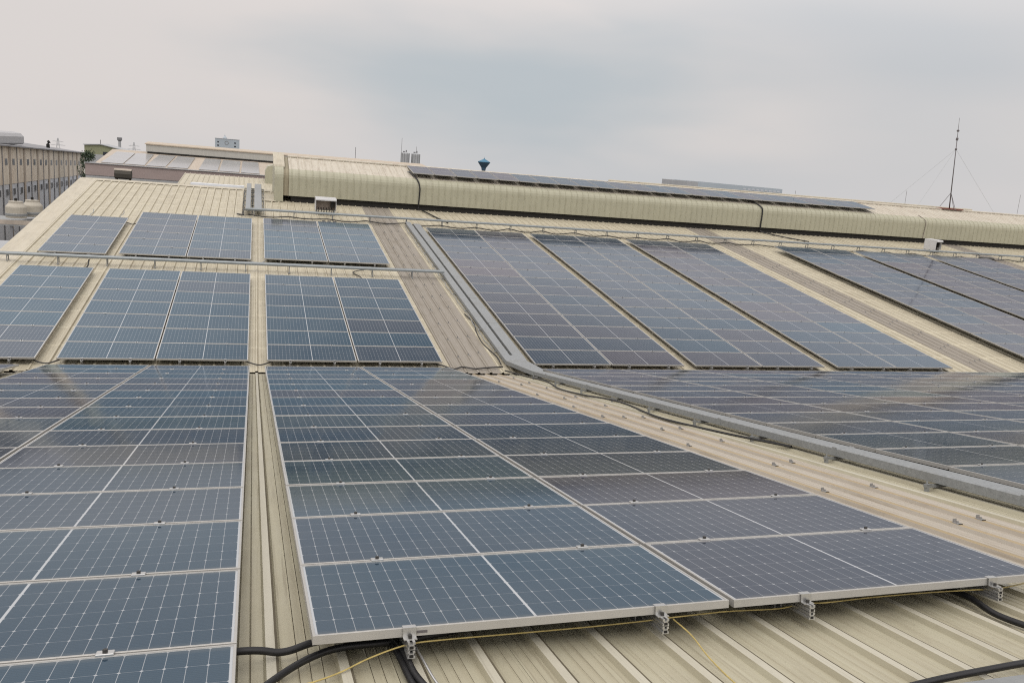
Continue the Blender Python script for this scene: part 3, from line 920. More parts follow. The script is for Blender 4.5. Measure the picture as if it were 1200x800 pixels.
# elbow between the two slopes
A = [PF(0, .55, -.02), PF(0, .15, -.01), PN(0, .45, .02), PN(0, .75, -.010)]
mb = MB(); vs = []
widths = [(5.86, 6.44), (5.86, 6.42), (5.89, 6.28), (5.95, 6.19)]
for q, (a, b_) in zip(A, widths):
    vs += [(a, q.y, q.z - .11), (a, q.y, q.z - .01), (a + .012, q.y, q.z), (b_ - .012, q.y, q.z), (b_, q.y, q.z - .01), (b_, q.y, q.z - .11)]
fs = []
for i in range(3):
    for k in range(6): fs.append((i * 6 + k, i * 6 + (k + 1) % 6, (i + 1) * 6 + (k + 1) % 6, (i + 1) * 6 + k))
fs += [tuple(range(6)), tuple(range(18, 24))]
mb.add(vs, fs); mb.build('elbow', M['steel'], tk)
for k in range(11):
    v = 1.0 + k * 1.45
    mb = MB()
    mb.box(5.84, 6.24, -v - .018, -v + .018, PAN + .04, PAN + .066)
    mb.box(5.85, 5.88, -v - .018, -v + .018, PAN + .0, PAN + .04)
    mb.box(5.845, 5.90, -v - .022, -v + .022, PAN + .066, PAN + .071)
    mb.tube([(5.865, -v, PAN + .07), (5.865, -v, PAN + .10)], .008, 6)
    mb.build('bracket', M['steel_dark'], tk).matrix_local = MN
tk2 = empty('cable_trunking', 'wide flat grey trunking lid beside the right hand panels on the far slope', 'cable trunking', Matrix())
mb = MB(); trunk(mb, MF, 6.165, 6.45, .50, 15.95, -.12, -.03)
for v in (3.1, 5.5, 7.9, 10.3, 12.7): mb.box(6.162, 6.453, v, v + .05, -.11, -.027)
mb.build('lid', M['steel'], tk2).matrix_local = MF
for k in range(9):
    mb = MB(); mb.box(5.80, 6.52, 1.1 + 1.7 * k, 1.14 + 1.7 * k, PAN + .036, -.121)
    mb.build('support', M['steel_dark'], tk2).matrix_local = MF

def pipe_run(u0, u1, v, w, label, step, h=.085, foot_dv=-.18):
    t = empty('cable_trunking', label, 'cable trunking', MF)
    mb = MB()
    mb.add([], [])
    c = .025
    pr = [(v - .07, w + .01), (v - .07, w + h - c), (v - .07 + c, w + h), (v + .07 - c, w + h), (v + .07, w + h - c), (v + .07, w + .01), (v + .05, w), (v - .05, w)]
    mb.extr_x(pr, u0, u1)
    u = u0 + 1.2
    while u < u1 - .5:
        mb.extr_x([(p_[0] * 1.0 + (p_[0] - v) * .05, p_[1] + (.003 if p_[1] > w + .03 else -.003)) for p_ in pr], u, u + .06); u += 2.4
    mb.build('duct', M['steel_duct'], t)
    u = u0 + .35
    while u < u1:
        mb = MB()
        mb.box(u - .015, u + .015, v - .11, v + .11, w - .03, w - .004)
        mb.box(u - .012, u + .012, v - .10, v - .075, PAN + .03, w - .03)
        mb.box(u - .012, u + .012, v + .075, v + .10, PAN + .03, w - .03)
        mb.box(u - .03, u + .03, v - .13, v - .05, PAN + .028, PAN + .036)
        mb.build('support', M['steel_dark'], t)
        u += step
    return t
pipe_run(-7.45, 5.86, 8.02, .04, 'grey cable duct on short legs between the lower and upper blocks of panels', 1.32)
pipe_run(-.62, 56.0, 16.30, .05, 'long grey cable duct on legs along the top of the panels below the vent', 1.55)
# two trays climbing to the ridge
for i, (a, b_, lab) in enumerate(((-.62, -.42, 'narrow grey tray climbing to the ridge left of the vent'), (-.28, .02, 'wider grey tray climbing to the ridge beside the vent end'))):
    t = empty('cable_tray', lab, 'cable tray', MF)
    mb = MB(); trunk(mb, MF, a, b_, 16.42, 22.2, -.02, .07)
    mb.build('lid', M['steel'], t)
    for k in range(6):
        y_ = 16.7 + k * .95
        mb = MB(); mb.box(a - .1, b_ + .1, y_, y_ + .04, -.06, -.021); mb.box(a - .1, a - .07, y_, y_ + .04, PAN, -.06); mb.box(b_ + .07, b_ + .1, y_, y_ + .04, PAN, -.06)
        mb.build('support', M['steel_dark'], t)

# ------------------------------------------------------------------ cables
def cable(name, pts, r, m, label, cat='cable', n=8, group=None, seg=8):
    mb = MB(); mb.tube(smooth_path(pts, seg), r, n)
    o = mb.build(name, m)
    return tag(o, label, cat, group)
def NP(pts): return [PN(*p) for p in pts]
def FP(pts): return [PF(*p) for p in pts]
cable('conduit', NP([(-1.0, 15.14, -.13), (-.32, 15.13, -.10), (-.12, 15.12, -.125), (.02, 15.08, -.11), (.25, 15.03, -.10), (.7, 14.9, -.10)]), .017, M['black'], 'thick black conduit bridging the gutter strip at the front panel corner', 'conduit')
cable('conduit', NP([(-.42, 15.75, -.155), (-.24, 15.46, -.15), (-.10, 15.27, -.145), (.02, 15.18, -.13), (.15, 15.14, -.12), (.45, 15.12, -.12), (.9, 15.0, -.12)]), .016, M['black'], 'black conduit curving from the bottom edge up under the front panel corner', 'conduit')
cable('conduit', NP([(.30, 14.95, -.10), (.395, 15.2, -.115), (.425, 15.45, -.15), (.50, 15.75, -.155), (.62, 16.1, -.155)]), .017, M['black'], 'thick black conduit hanging down beside the leftmost rail end', 'conduit')
cable('conduit', NP([(.33, 14.95, -.12), (.375, 15.2, -.13), (.395, 15.45, -.155), (.42, 15.8, -.16), (.44, 16.1, -.16)]), .015, M['black'], 'thinner black conduit just left of the hanging one at the leftmost rail end', 'conduit')
cable('cable', NP([(.45, 15.1, -.10), (.47, 15.35, -.12), (.50, 15.55, -.15), (.56, 15.8, -.155), (.7, 16.2, -.155)]), .006, M['alu_raw'], 'thin pale grey wire hanging at the leftmost rail end')
cable('earth_wire', NP([(-.50, 15.62, -.16), (-.30, 15.45, -.15), (-.17, 15.40, -.14), (-.05, 15.40, -.155), (.10, 15.34, -.15), (.25, 15.28, -.12), (.42, 15.26, -.085), (.6, 15.235, -.088), (.93, 15.21, -.10), (1.3, 15.20, -.105), (1.60, 15.215, -.095), (1.76, 15.25, -.075), (2.1, 15.19, -.095), (2.4, 15.19, -.105), (2.55, 15.20, -.085), (2.66, 15.24, -.075), (3.0, 15.19, -.09), (3.4, 15.19, -.092), (3.64, 15.25, -.075), (3.9, 15.2, -.10), (4.4, 15.1, -.10), (5.0, 14.9, -.12)]),
      .0036, M['green_wire'], 'thin yellow green earth wire strung along the front rail ends', 'wire', 6, seg=6)
cable('earth_wire', NP([(1.745, 15.26, -.08), (1.77, 15.4, -.11), (1.76, 15.6, -.145), (1.74, 15.9, -.15), (1.76, 16.3, -.15)]), .0036, M['green_wire'], 'yellow green wire dropping from the middle rail end onto the roof', 'wire', 6)
cable('cable', NP([(3.55, 14.9, -.11), (3.64, 15.2, -.125), (3.62, 15.45, -.15), (3.72, 15.75, -.155), (4.0, 16.1, -.155), (4.5, 16.5, -.155)]), .019, M['black'], 'black cable curving out under the right end of the front panels')
cable('cable', NP([(3.75, 15.0, -.10), (4.1, 15.06, -.105), (4.5, 15.0, -.11), (5.0, 14.9, -.13)]), .019, M['black'], 'black cable end showing beyond the right corner of the front panels')
cable('cable', NP([(1.9, 16.2, -.15), (2.25, 16.09, -.145), (2.6, 16.04, -.135), (3.0, 16.01, -.13), (3.4, 15.98, -.13), (4.2, 15.9, -.13)]), .016, M['black'], 'black cable crossing the roof ribs in the bottom right corner')
cable('cable', NP([(2.2, 16.22, -.155), (2.45, 16.14, -.15), (2.6, 16.12, -.14), (2.78, 16.12, -.15)]), .007, M['black'], 'thin black wire lying beside the grey tray in the bottom right corner')
mb = MB(); mb.bbox(2.45, 4.6, -16.75, -16.14, -.15, -.10, .008)
o = mb.build('cable_tray', M['steel_dark']); o.matrix_world = MN
tag(o, 'dull grey tray lid cut off by the bottom right corner', 'cable tray')
# cable sagging along the near trunking
cable('cable', NP([(5.55, -.2, -.08), (5.72, .8, -.12), (5.76, 2.2, -.12), (5.60, 3.4, -.15), (5.62, 4.6, -.14), (5.72, 5.4, -.12), (5.74, 6.2, -.12), (5.62, 7.6, -.15), (5.70, 9.0, -.14), (5.80, 9.8, -.13), (5.95, 10.4, -.13)]), .016, M['black'], 'black cable sagging along the side of the near trunking', n=6)
cable('cable', FP([(5.72, 4.2, -.14), (5.80, 3.4, -.13), (5.70, 2.6, -.15), (5.66, 1.7, -.15), (5.78, .8, -.14), (5.74, .15, -.12)]) , .016, M['black'], 'black cable looping beside the lower end of the far trunking', n=6)
cable('cable', FP([(3.9, .15, -.10), (4.15, .03, -.10), (4.45, -.12, -.14), (4.7, -.02, -.13), (5.0, -.1, -.14), (5.3, -.06, -.13), (5.75, .02, -.13)]), .018, M['black'], 'black cable crossing the foot of the skylight strip at the valley', n=6)
cable('cable', FP([(-.45, .15, -.07), (-.33, .05, -.09), (-.1, -.02, -.12), (.1, .05, -.09), (.2, .15, -.07)]), .016, M['black'], 'black cable spanning the gutter strip between the two lower far blocks', n=6)
cable('cable', FP([(-4.8, .2, -.07), (-4.66, .03, -.10), (-4.45, -.02, -.12), (-4.28, .06, -.09), (-4.15, .2, -.07)]), .016, M['black'], 'black cable spanning between the leftmost lower far blocks', n=6)
cable('cable', FP([(-.45, 9.0, -.08), (-.3, 8.93, -.11), (-.14, 8.86, -.145), (0, 8.93, -.12), (.1, 9.05, -.08)]), .015, M['steel_dark'], 'grey cable spanning the strip between the two upper far blocks', n=6)
cable('cable', FP([(-4.72, 13.6, -.09), (-4.6, 13.55, -.12), (-4.45, 13.5, -.145), (-4.3, 13.65, -.12), (-4.2, 13.75, -.08)]), .016, M['black'], 'black cable between the two upper blocks nearest the verge', n=6)
cable('cable', FP([(-4.95, 7.98, .0), (-4.93, 7.6, -.10), (-5.02, 7.4, -.14), (-4.9, 7.25, -.13), (-5.0, 7.0, -.13)]), .02, M['black'], 'wavy black conduit dropping from the duct onto the verge block', n=6)
cable('cable', FP([(4.0, 8.9, -.10), (2.9, 8.3, -.12), (3.05, 7.7, -.13), (3.12, 7.1, -.13)]), .016, M['black'], 'black cable dropping under the duct beside the skylight strip', n=6)
# bundle slung below the long duct
pts = []
for i in range(110):
    u = -.5 + i * .52
    pts.append(PF(u, 15.98 + rng.uniform(-.05, .05), PAN + .10 + (.04 if i % 3 == 0 else -.03) + rng.uniform(-.02, .02)))
mb = MB(); mb.tube(smooth_path(pts, 2), .022, 5)
tag(mb.build('cable_bundle', M['black']), 'black cable bundle slung in loops beneath the long upper duct', 'cable')
pts = []
for i in range(56):
    v = 1.2 + i * .265
    pts.append(PF(5.78 + rng.uniform(-.035, .02), v, PAN + .05 + rng.uniform(-.01, .04)))
mb = MB(); mb.tube(smooth_path(pts, 2), .012, 5)
tag(mb.build('cable_bundle', M['steel_dark']), 'thin grey cable running along the left side of the far trunking', 'cable')
pts = [PF(-.72 + rng.uniform(-.05, .05), 16.2 + i * .28, PAN + .06 + rng.uniform(-.01, .05)) for i in range(20)]
pts = [PF(-.3, 16.1, -.1), PF(-.75, 16.05, -.13), PF(-.95, 16.3, -.13)] + pts
mb = MB(); mb.tube(smooth_path(pts, 3), .016, 5)
tag(mb.build('cable_bundle', M['black']), 'tangled black cables beside the narrow tray left of the vent', 'cable')
# drops over the vent wall
zt = ZS + .50
cable('cable', [(6.66, yf + .95, zt + .14), (6.78, yf + .55, zt + .03), (6.93, yf + .10, ZS + .32), (7.03, yf - .045, ZS), (7.03, yf - .045, 3.0), (7.02, yf - .04, ZB), (7.03, yf - .05, 2.4), (7.15, yf - .35, 2.33), PF(7.6, 17.9, -.13), PF(7.9, 17.0, -.13)], .032, M['black'], 'black cable hanging over the vent wall at the left end of its panel row', n=6)
cable('cable', [(24.9, yf + .9, zt + .12), (25.1, yf + .45, zt), (25.35, yf + .05, ZS + .28), (25.4, yf - .05, ZS), (25.4, yf - .05, ZB), (25.5, yf - .1, 2.36), PF(26.2, 18.6, -.12), PF(27.3, 17.8, -.13)], .032, M['black'], 'black cable hanging over the middle of the vent wall', n=6)
cable('cable', [(36.0, yf + .5, zt - .02), (36.1, yf + .03, ZS + .25), (36.15, yf - .035, ZS), (36.1, yf - .035, ZB)], .018, M['brown_panel'], 'rust brown cable hanging over the vent wall near the mast', n=6)
# lightning stubs on the upper blocks
for (u, v) in ((-5.95, 14.2), (-4.95, 14.3)):
    o = cable('cable', FP([(u, v - .25, -.1), (u + .02, v, -.03), (u + .10, v + .12, .03), (u + .08, v + .3, .1)]), .012, M['steel_dark'], 'short bent wire above the %s half of the uppermost verge block' % ('left' if u < -5.5 else 'right'), n=6)

# ------------------------------------------------------------------ inverter boxes
def inverter(c, rz, label):
    t = empty('inverter_box', label, 'inverter', Matrix.Translation(c) @ Matrix.Rotation(rz, 4, 'Z'), 'pale inverter boxes standing below the vent')
    mb = MB()
    mb.extr_x([(-.34, .50), (-.34, .545), (-.30, .60), (.34, .63), (.34, .06), (.30, .06), (.30, .50)], -.43, .43)
    mb.box(-.43, -.41, -.28, .30, .08, .499); mb.box(.41, .43, -.28, .30, .08, .499)
    mb.build('hood', M['white_box'], t)
    mb = MB(); mb.box(-.405, .405, -.06, .295, .12, .495)
    mb.build('body', M['brown_panel'], t)
    mb = MB(); mb.box(.20, .36, -.20, -.062, .22, .46)
    mb.build('switch', M['dark'], t)
    mb = MB()
    for k in range(6): mb.tube([(-.3 + k * .11, -.08, .2), (-.28 + k * .11, -.16, .08), (-.3 + k * .1, -.2, -.10), (-.22 + k * .08, -.3, -.26)], .016, 5)
    mb.build('cable_tail', M['black'], t)
    for sx in (-.36, .36):
        mb = MB(); mb.box(sx - .02, sx + .02, -.2, -.16, -.40, .118); mb.box(sx - .02, sx + .02, .24, .28, -.34, .118)
        mb.build('leg', M['steel_dark'], t)
inverter((2.62, 18.3, 2.10), 0, 'pale hooded inverter box on legs below the left end of the vent')
inverter((34.85, 18.2, 2.06), R(28), 'pale inverter box below the vent close to the mast')
mb = MB()
for k in range(3): mb.bbox(2.35 + k * .22, 2.50 + k * .22, 15.35, 15.6, PAN + .03, PAN + .14, .02)
o = mb.build('cable_gland_box', M['blacksteel']); o.matrix_world = MF
tag(o, 'black connector boxes on the roof under the hooded inverter', 'connector box')
mb = MB(); mb.bbox(36.7, 37.5, 15.7, 16.0, PAN + .04, PAN + .2, .03)
o = mb.build('cable_gland_box', M['blacksteel']); o.matrix_world = MF
tag(o, 'black connector box below the long duct right of the far inverter', 'connector box')

# ------------------------------------------------------------------ mast on the vent ridge
t = empty('lightning_mast', 'thin grey guyed lightning mast on the vent ridge', 'mast', Matrix.Translation((39.95, YR, ZR)))
L0, L1 = Vector((0, 0, .05)), Vector((-.50, 0, 5.35))
def al(f): return L0 + (L1 - L0) * f
mb = MB(); mb.tube([al(0), al(.42), al(.80)], .034, 8, r1=.022); mb.build('pole', M['mast'], t)
mb = MB(); mb.tube([al(.80), al(1.0)], .016, 6, r1=.008); mb.build('spike', M['mast'], t)
mb = MB(); mb.lathe([(.02, -.07), (.075, -.03), (.075, .03), (.02, .07)], 10, al(.86)); mb.build('ball', M['mast'], t)
mb = MB(); mb.lathe([(.05, -.08), (.07, -.05), (.07, .05), (.05, .08)], 10, al(.77)); mb.build('collar', M['mast'], t)
for ang in (20, 140, 260):
    mb = MB(); mb.tube([al(.18), (.62 * math.cos(R(ang)), .62 * math.sin(R(ang)), -.02)], .015, 6); mb.build('brace', M['mast'], t)
mb = MB(); mb.box(-.75, .75, -.35, .35, .02, .07); mb.build('base_plate', M['rust'], t)
for e_ in ((-3.6, -1.1, -.28), (-3.2, 1.9, -.3), (5.5, 1.6, -.3)):
    mb = MB(); mb.tube([al(.66), e_], .0045, 5); mb.build('guy_wire', M['steel_dark'], t)
mb = MB(); mb.tube([al(.66) + Vector((0, 0, -.05)), al(.66) + Vector((0, 0, .05))], .06, 8); mb.build('guy_ring', M['mast'], t)
for i, (x, h, lab) in enumerate(((36.9, .9, 'short thin rod on the vent ridge left of the mast'), (45.6, 1.25, 'short thin rod on the vent ridge right of the mast'), (29.2, .35, 'stub post on the ridge behind the right end of the vent panels'))):
    mb = MB(); mb.tube([(x, YR + .3, ZR - .1), (x - .03, YR + .3, ZR + h)], .009, 6)
    tag(mb.build('rod', M['mast']), lab, 'rod')

# ------------------------------------------------------------------ ground
def gz(y): return GZ - max(0, y - 280) * .055            # the land falls gently away beyond the works
mb = MB(); gy = [-300, 280, 500, 800, 1150, 1500]
mb.add([(x, y, gz(y)) for y in gy for x in (-1500, 1500)], [(2 * i, 2 * i + 1, 2 * i + 3, 2 * i + 2) for i in range(len(gy) - 1)])
tag(mb.build('ground', M['ground']), None, None, None, 'structure')

# ------------------------------------------------------------------ left building
lb = empty('factory_building', 'long beige and white factory block with two rows of small dark windows', 'building', Matrix())
LX = -25.15
Y0, Y1 = 68.0, 124.6
def ez(y): return 2.37 - (y - 80) * .0275            # eaves line
mb = MB()
def wallstrip(mb, ya, yb, zf0, zf1, x0, x1):
    vs = []
    for x in (x0, x1):
        vs += [(x, ya, zf0(ya)), (x, yb, zf0(yb)), (x, yb, zf1(yb)), (x, ya, zf1(ya))]
    mb.add(vs, [(0, 1, 2, 3), (7, 6, 5, 4), (0, 4, 5, 1), (1, 5, 6, 2), (2, 6, 7, 3), (3, 7, 4, 0)])
sp_ = lambda y: ez(y) - 3.95 + .018 * (y - 80)
wallstrip(mb, Y0, Y1, sp_, lambda y: ez(y) - .003, LX - 30, LX)
mb.build('upper_wall', M['wall_beige'], lb)
mb = MB(); wallstrip(mb, Y0, Y1, lambda y: GZ, lambda y: sp_(y) - .003, LX - 30, LX - .05)
mb.build('lower_wall', M['wall_white'], lb)
wy = [70.8, 73.6, 76.4, 79.2, 82.0, 84.8, 87.8, 90.9, 93.9, 97.0, 99.7, 102.6, 105.5, 108.5, 111.5, 114.5, 117.4, 120.4, 123.2]
for i, y in enumerate(wy):
    z1 = .73 - (y - 82) * .0243; z2 = -2.45 - (y - 82) * .009
    for z, s in ((z1, 1), (z2, 1)):
        fr0 = MB(); fr0.box(LX - .04, LX + .02, y - .46, y + .46, z - .36, z + .36)
        f_ = fr0.build('window', M['wall_white'] if z == z2 else M['wall_beige'], lb)
        mb = MB(); mb.box(LX + .021, LX + .03, y - .46, y + .46, z - .33, z + .33); mb.build('pane', M['win'], f_)
for i in range(len(wy) - 1):
    y = (wy[i] + wy[i + 1]) / 2
    mb = MB()
    wd = .38 if i % 2 == 0 else .12
    wallstrip(mb, y - wd, y + wd, lambda q: GZ, lambda q: ez(q) - .006, LX + .004, LX + (.05 if i % 2 == 0 else .04))
    mb.build('pilaster' if i % 2 == 0 else 'downpipe', M['wall_rust'] if i % 2 == 0 else M['roof_grey'], lb)
mb = MB()
vs = []
for y in (Y0 - .3, Y1 + .3): vs += [(LX + .5, y, ez(y)), (LX + .5, y, ez(y) + .12), (LX - 15, y, ez(y) + 1.5), (LX - 31, y, ez(y) + .1), (LX - 31, y, ez(y))]
mb.add(vs, [(0, 1, 6, 5), (1, 2, 7, 6), (2, 3, 8, 7), (3, 4, 9, 8), (4, 0, 5, 9), (0, 4, 3, 2, 1), (5, 6, 7, 8, 9)])
mb.build('roof', M['roof_grey'], lb)
mb = MB()
pr = []
for k in range(9):
    a = R(180 - k * 22.5); pr.append((LX - 2.7 + 1.5 * math.cos(a), 0, 0))
prof = [(LX - 4.6, 2.45), (LX - 4.6, 3.2), (LX - 4.4, 3.6), (LX - 3.9, 3.8), (LX - 1.6, 3.8), (LX - .9, 3.65), (LX - .6, 3.3), (LX - .6, 2.6), (LX - .75, 2.45)]
mb.extr_y(prof, 66, 92.2)
mb.build('roof_monitor', M['monitor_grey'], lb)
mb = MB(); mb.tube([(-27.0, 110, 1.6), (-27.0, 110, 2.35), (-26.95, 110, 2.62), (-26.8, 110, 2.72)], .22, 8)
mb.build('vent_pipe', M['dark'], lb)

# ------------------------------------------------------------------ water tanks beyond the verge
def tank(x, y, z, r, h, lab):
    t = empty('water_tank', lab, 'water tank', Matrix.Translation((x, y, z)), 'cream water tanks beyond the verge')
    mb = MB(); mb.lathe([(r * .97, 0), (r, .08), (r, h * .62), (r * .97, h * .68), (r * .70, h * .86), (r * .66, h * .88)], 20)
    mb.build('body', M['tank_cream'], t)
    mb = MB(); mb.lathe([(r * .68, h * .88), (r * .68, h * .98), (r * .2, h)], 16); mb.build('lid', M['tank_cream'], t)
    mb = MB(); mb.lathe([(.09, h), (.10, h + .16), (.04, h + .2)], 10); mb.build('valve', M['dark'], t)
    mb = MB(); mb.lathe([(r * 1.03, .14), (r * 1.05, .16), (r * 1.05, .30), (r * 1.03, .32)], 20); mb.build('band', M['steel_dark'], t)
tank(-16.22, 48, -1.72, .66, 1.16, 'larger cream water tank in front, left of the roof verge')
tank(-15.55, 49.6, -1.70, .66, 1.16, 'cream water tank half hidden behind the front one beside the verge')
t = empty('tank_platform', 'dark steel platform carrying the cream water tanks', 'platform', Matrix.Translation((-16, 48, GZ)))
mb = MB(); mb.box(-2.6, 2.3, -1.6, 3.2, 6.85, 7.06); mb.build('deck', M['steel_dark'], t)
mb = MB(); mb.box(-2.6, 2.3, -1.62, -1.605, 6.95, 7.25); mb.build('toe_board', M['wall_rust'], t)
for x in (-2.4, -.2, 2.0):
    for y in (-1.4, 3.0):
        mb = MB(); mb.box(x - .08, x + .08, y - .08, y + .08, 0, 6.85); mb.build('leg', M['roof_grey'], t)
for x in (-2.4, -.2):
    mb = MB(); mb.tube([(x, -1.4, 6.7), (x + 2.2, -1.4, 4.6)], .05, 6); mb.build('brace', M['roof_grey'], t)
t = empty('shed', 'low grey roofed shed with an open front below the water tanks', 'shed', Matrix.Translation((-18, 42, GZ)))
mb = MB(); mb.box(-4, 4, -3, 9, 0, 4.9); mb.build('wall', M['wall_beige'], t)
mb = MB(); mb.extr_x([(-3.6, 4.9), (-3.6, 5.0), (3, 6.0), (9.6, 5.0), (9.6, 4.9)], -4.4, 4.4); mb.build('roof', M['grey_conc'], t)
mb = MB(); mb.box(-2, 3.2, -3.03, -3.001, .1, 4.2); mb.build('opening', M['dark'], t)

# ------------------------------------------------------------------ cream bay, rusty tank between, pink factory
cb = empty('factory_building', 'lower cream ribbed roof bay directly behind the ridge', 'building', Matrix())
Lz = Vector((0, 12, .55)); th = math.atan2(.55, 12)
o = sheet('roof', 0, 170, [0, 6, 12], M['roof_far'], None, w=0) if False else None
mb = MB()
prof = []
for k in range(0, 150):
    x = -4.45 + k * .307
    prof += [(x - .04, 0), (x - .02, .04), (x + .02, .04), (x + .04, 0)]
n = len(prof); vs = [(x, 0, z) for x, z in prof] + [(x - .25, 12, z) for x, z in prof]
mb.add(vs, [(i, i + 1, n + i + 1, n + i) for i in range(n - 1)])
o = mb.build('roof', M['roof_far'], cb); o.matrix_local = Matrix.Translation((0, 30, 1.87)) @ Matrix.Rotation(th, 4, 'X')
mb = MB(); mb.box(-4.45, 41, 30.1, 41.9, GZ, 1.85); mb.build('wall', M['wall_beige'], cb)
mb = MB(); mb.extr_y([(.36, 2.2), (.36, 3.05), (.5, 3.35), (1.0, 3.5), (6, 3.5), (6, 2.2)], 38.6, 41.5)
mb.build('ridge_vent', M['vent'], cb)

pkb = empty('factory_building', 'pink fronted factory with peach roof, panels and a long pale ridge vent', 'building', Matrix())
mb = MB(); mb.box(-14.2, 60, 62, 62.3, .93, 1.93); mb.build('fascia', M['pink'], pkb)
mb = MB(); mb.box(-14.25, 60, 61.9, 62.35, 1.93, 1.99); mb.build('coping', M['grey_conc'], pkb)
mb = MB(); mb.box(-14.2, 60, 62.05, 62.3, GZ, .93); mb.build('wall', M['grey_conc'], pkb)
mb = MB(); mb.box(-14.3, 60, 60.4, 62.0, .28, .40); mb.box(-14.3, 60, 60.35, 60.4, .05, .42); mb.build('canopy', M['gutter'], pkb)
mb = MB(); mb.box(-14.2, 60, 62.0, 62.04, .5, .75); mb.build('light_band', M['pale_vent'], pkb)
PS = math.atan2(.98, 20)
def pkw(mb): pass
mb = MB(); mb.add([(-13.5, 62.3, 1.96), (60, 62.3, 1.96), (60, 82, 2.94), (-14.95, 82, 2.90), (-14.95, 82, 2.7), (60, 82, 2.7), (60, 62.3, 1.7), (-13.5, 62.3, 1.7)],
                  [(0, 1, 2, 3), (7, 6, 5, 4), (0, 3, 4, 7), (3, 2, 5, 4), (2, 1, 6, 5), (1, 0, 7, 6)])
mb.build('roof', M['peach_roof'], pkb)
mb = MB(); mb.add([(-14.95, 82, 2.9), (60, 82, 2.9), (60, 101, 1.9), (-16, 101, 1.9)], [(0, 1, 2, 3)]); mb.build('back_roof', M['peach_roof'], pkb)
mb = MB(); mb.box(-14.0, 59.9, 62.4, 100.9, GZ, 1.65); mb.build('side_wall', M['wall_beige'], pkb)
pv = MB(); pv.extr_x([(79.3, 2.86), (79.3, 3.72), (79.5, 3.80), (82, 3.95), (84.5, 3.80), (84.7, 3.72), (84.7, 2.8)], -11.33, 18.6)
pvo = pv.build('ridge_vent', M['pale_vent'], pkb)
mb = MB(); mb.extr_x([(79.2, 3.70), (79.2, 3.80), (82, 3.99), (84.8, 3.80), (84.8, 3.70), (82, 3.93)], -11.45, 18.7); mb.build('vent_top', M['peach_trim'], pvo)
mb = MB(); mb.box(-11.2, 18.5, 79.26, 79.29, 2.80, 2.98); mb.build('vent_gap', M['dark'], pvo)
def pz(y): return 1.96 + (y - 62.3) * .0497
BW = .07
blk = [(-13.05, -11.45), (-11.2, -9.7), (-9.43, -8.0), (-7.7, -6.13), (-5.05, -3.6), (-3.32, -1.72), (-1.42, .05)]
for i, (a, b_) in enumerate(blk):
    ya, yb = 63.0, 77.3
    a -= BW; b_ += BW
    da = -.75 if i < 2 else -.45 + .06 * i
    mb = MB()
    mb.add([(a, ya, pz(ya) + .06), (b_, ya, pz(ya) + .06), (b_ + da, yb, pz(yb) + .06), (a + da, yb, pz(yb) + .06), (a, ya, pz(ya) + .02), (b_, ya, pz(ya) + .02), (b_ + da, yb, pz(yb) + .02), (a + da, yb, pz(yb) + .02)],
           [(0, 1, 2, 3), (7, 6, 5, 4), (0, 4, 5, 1), (1, 5, 6, 2), (2, 6, 7, 3), (3, 7, 4, 0)])
    o = mb.build('solar_array', M['far_pv'])
    nm = ['first', 'second', 'third', 'fourth', 'fifth', 'sixth', 'seventh'][i]
    tag(o, '%s pale reflecting solar array from the left on the pink factory roof' % nm, 'solar array', 'solar arrays on the pink factory roof')
t = empty('water_tank', 'rusty round topped tank on legs in front of the pink fascia', 'water tank', Matrix.Translation((-10.67, 58, .45)))
mb = MB()
mb.extr_x([(-.5, .65), (-.53, .95), (-.35, 1.22), (0, 1.32), (.35, 1.22), (.53, .95), (.5, .65), (0, .5)], -.62, .62); mb.build('body', M['gutter'], t)
mb = MB(); mb.extr_x([(-.36, 1.225), (0, 1.325), (.36, 1.225), (.33, 1.25), (0, 1.36), (-.33, 1.25)], -.66, .66); mb.build('cap', M['wall_rust'], t)
for x in (-.5, .5):
    for y in (-.35, .35):
        mb = MB(); mb.box(x - .04, x + .04, y - .04, y + .04, -9.3, .62); mb.build('leg', M['gutter'], t)

# ------------------------------------------------------------------ far things
t = empty('warehouse', 'olive green gabled shed behind the dark tree', 'building', Matrix.Translation((-24, 170, GZ)))
mb = MB(); mb.extr_y([(-9, 0), (-9, 10.7), (-6, 10.95), (-1.5, 10.1), (-1.5, 0)], 0, 8); mb.build('wall', M['green_wall'], t)
mb = MB(); mb.extr_y([(-9.2, 10.7), (-9.2, 10.85), (-6, 11.1), (-1.3, 10.2), (-1.3, 10.08), (-6, 10.96)], -.3, 8.3); mb.build('roof', M['grey_conc'], t)
mb = MB(); mb.box(-5.6, -4.0, -.09, -.081, 8.9, 9.6); mb.build('window', M['win'], t)
mb = MB(); mb.box(-8.9, -1.6, -.08, -.002, 0, 9.0) ; mb.build('lower_cladding', M['grey_conc'], t)

t = empty('tree', 'dark green bushy tree beside the long windowed block', 'tree', Matrix.Translation((-21.8, 108, GZ)))
mb = MB(); mb.tube([(0, 0, 0), (.1, 0, 4), (0, .1, 7.5), (.05, 0, 10)], .28, 8, r1=.05)
r_ = random.Random(4)
for k in range(12):
    z = 4.5 + k * .45; a = r_.uniform(0, 6.28); l = 1.5 * (1 - k / 16)
    mb.tube([(.05, 0, z), (l * math.cos(a), l * math.sin(a), z + .5)], .07, 5, r1=.02)
mb.build('trunk', M['bark'], t)
mb = MB()
cl = []
for k in range(46):
    z = r_.uniform(4.6, 10.9); hw = 1.75 * math.sin(min(1, max(.12, (11.3 - z) / 6.2)) * 1.65)
    a = r_.uniform(0, 6.28); rr = hw * math.sqrt(r_.uniform(.05, 1)); cl.append((rr * math.cos(a), rr * math.sin(a), z, r_.uniform(.3, .6)))
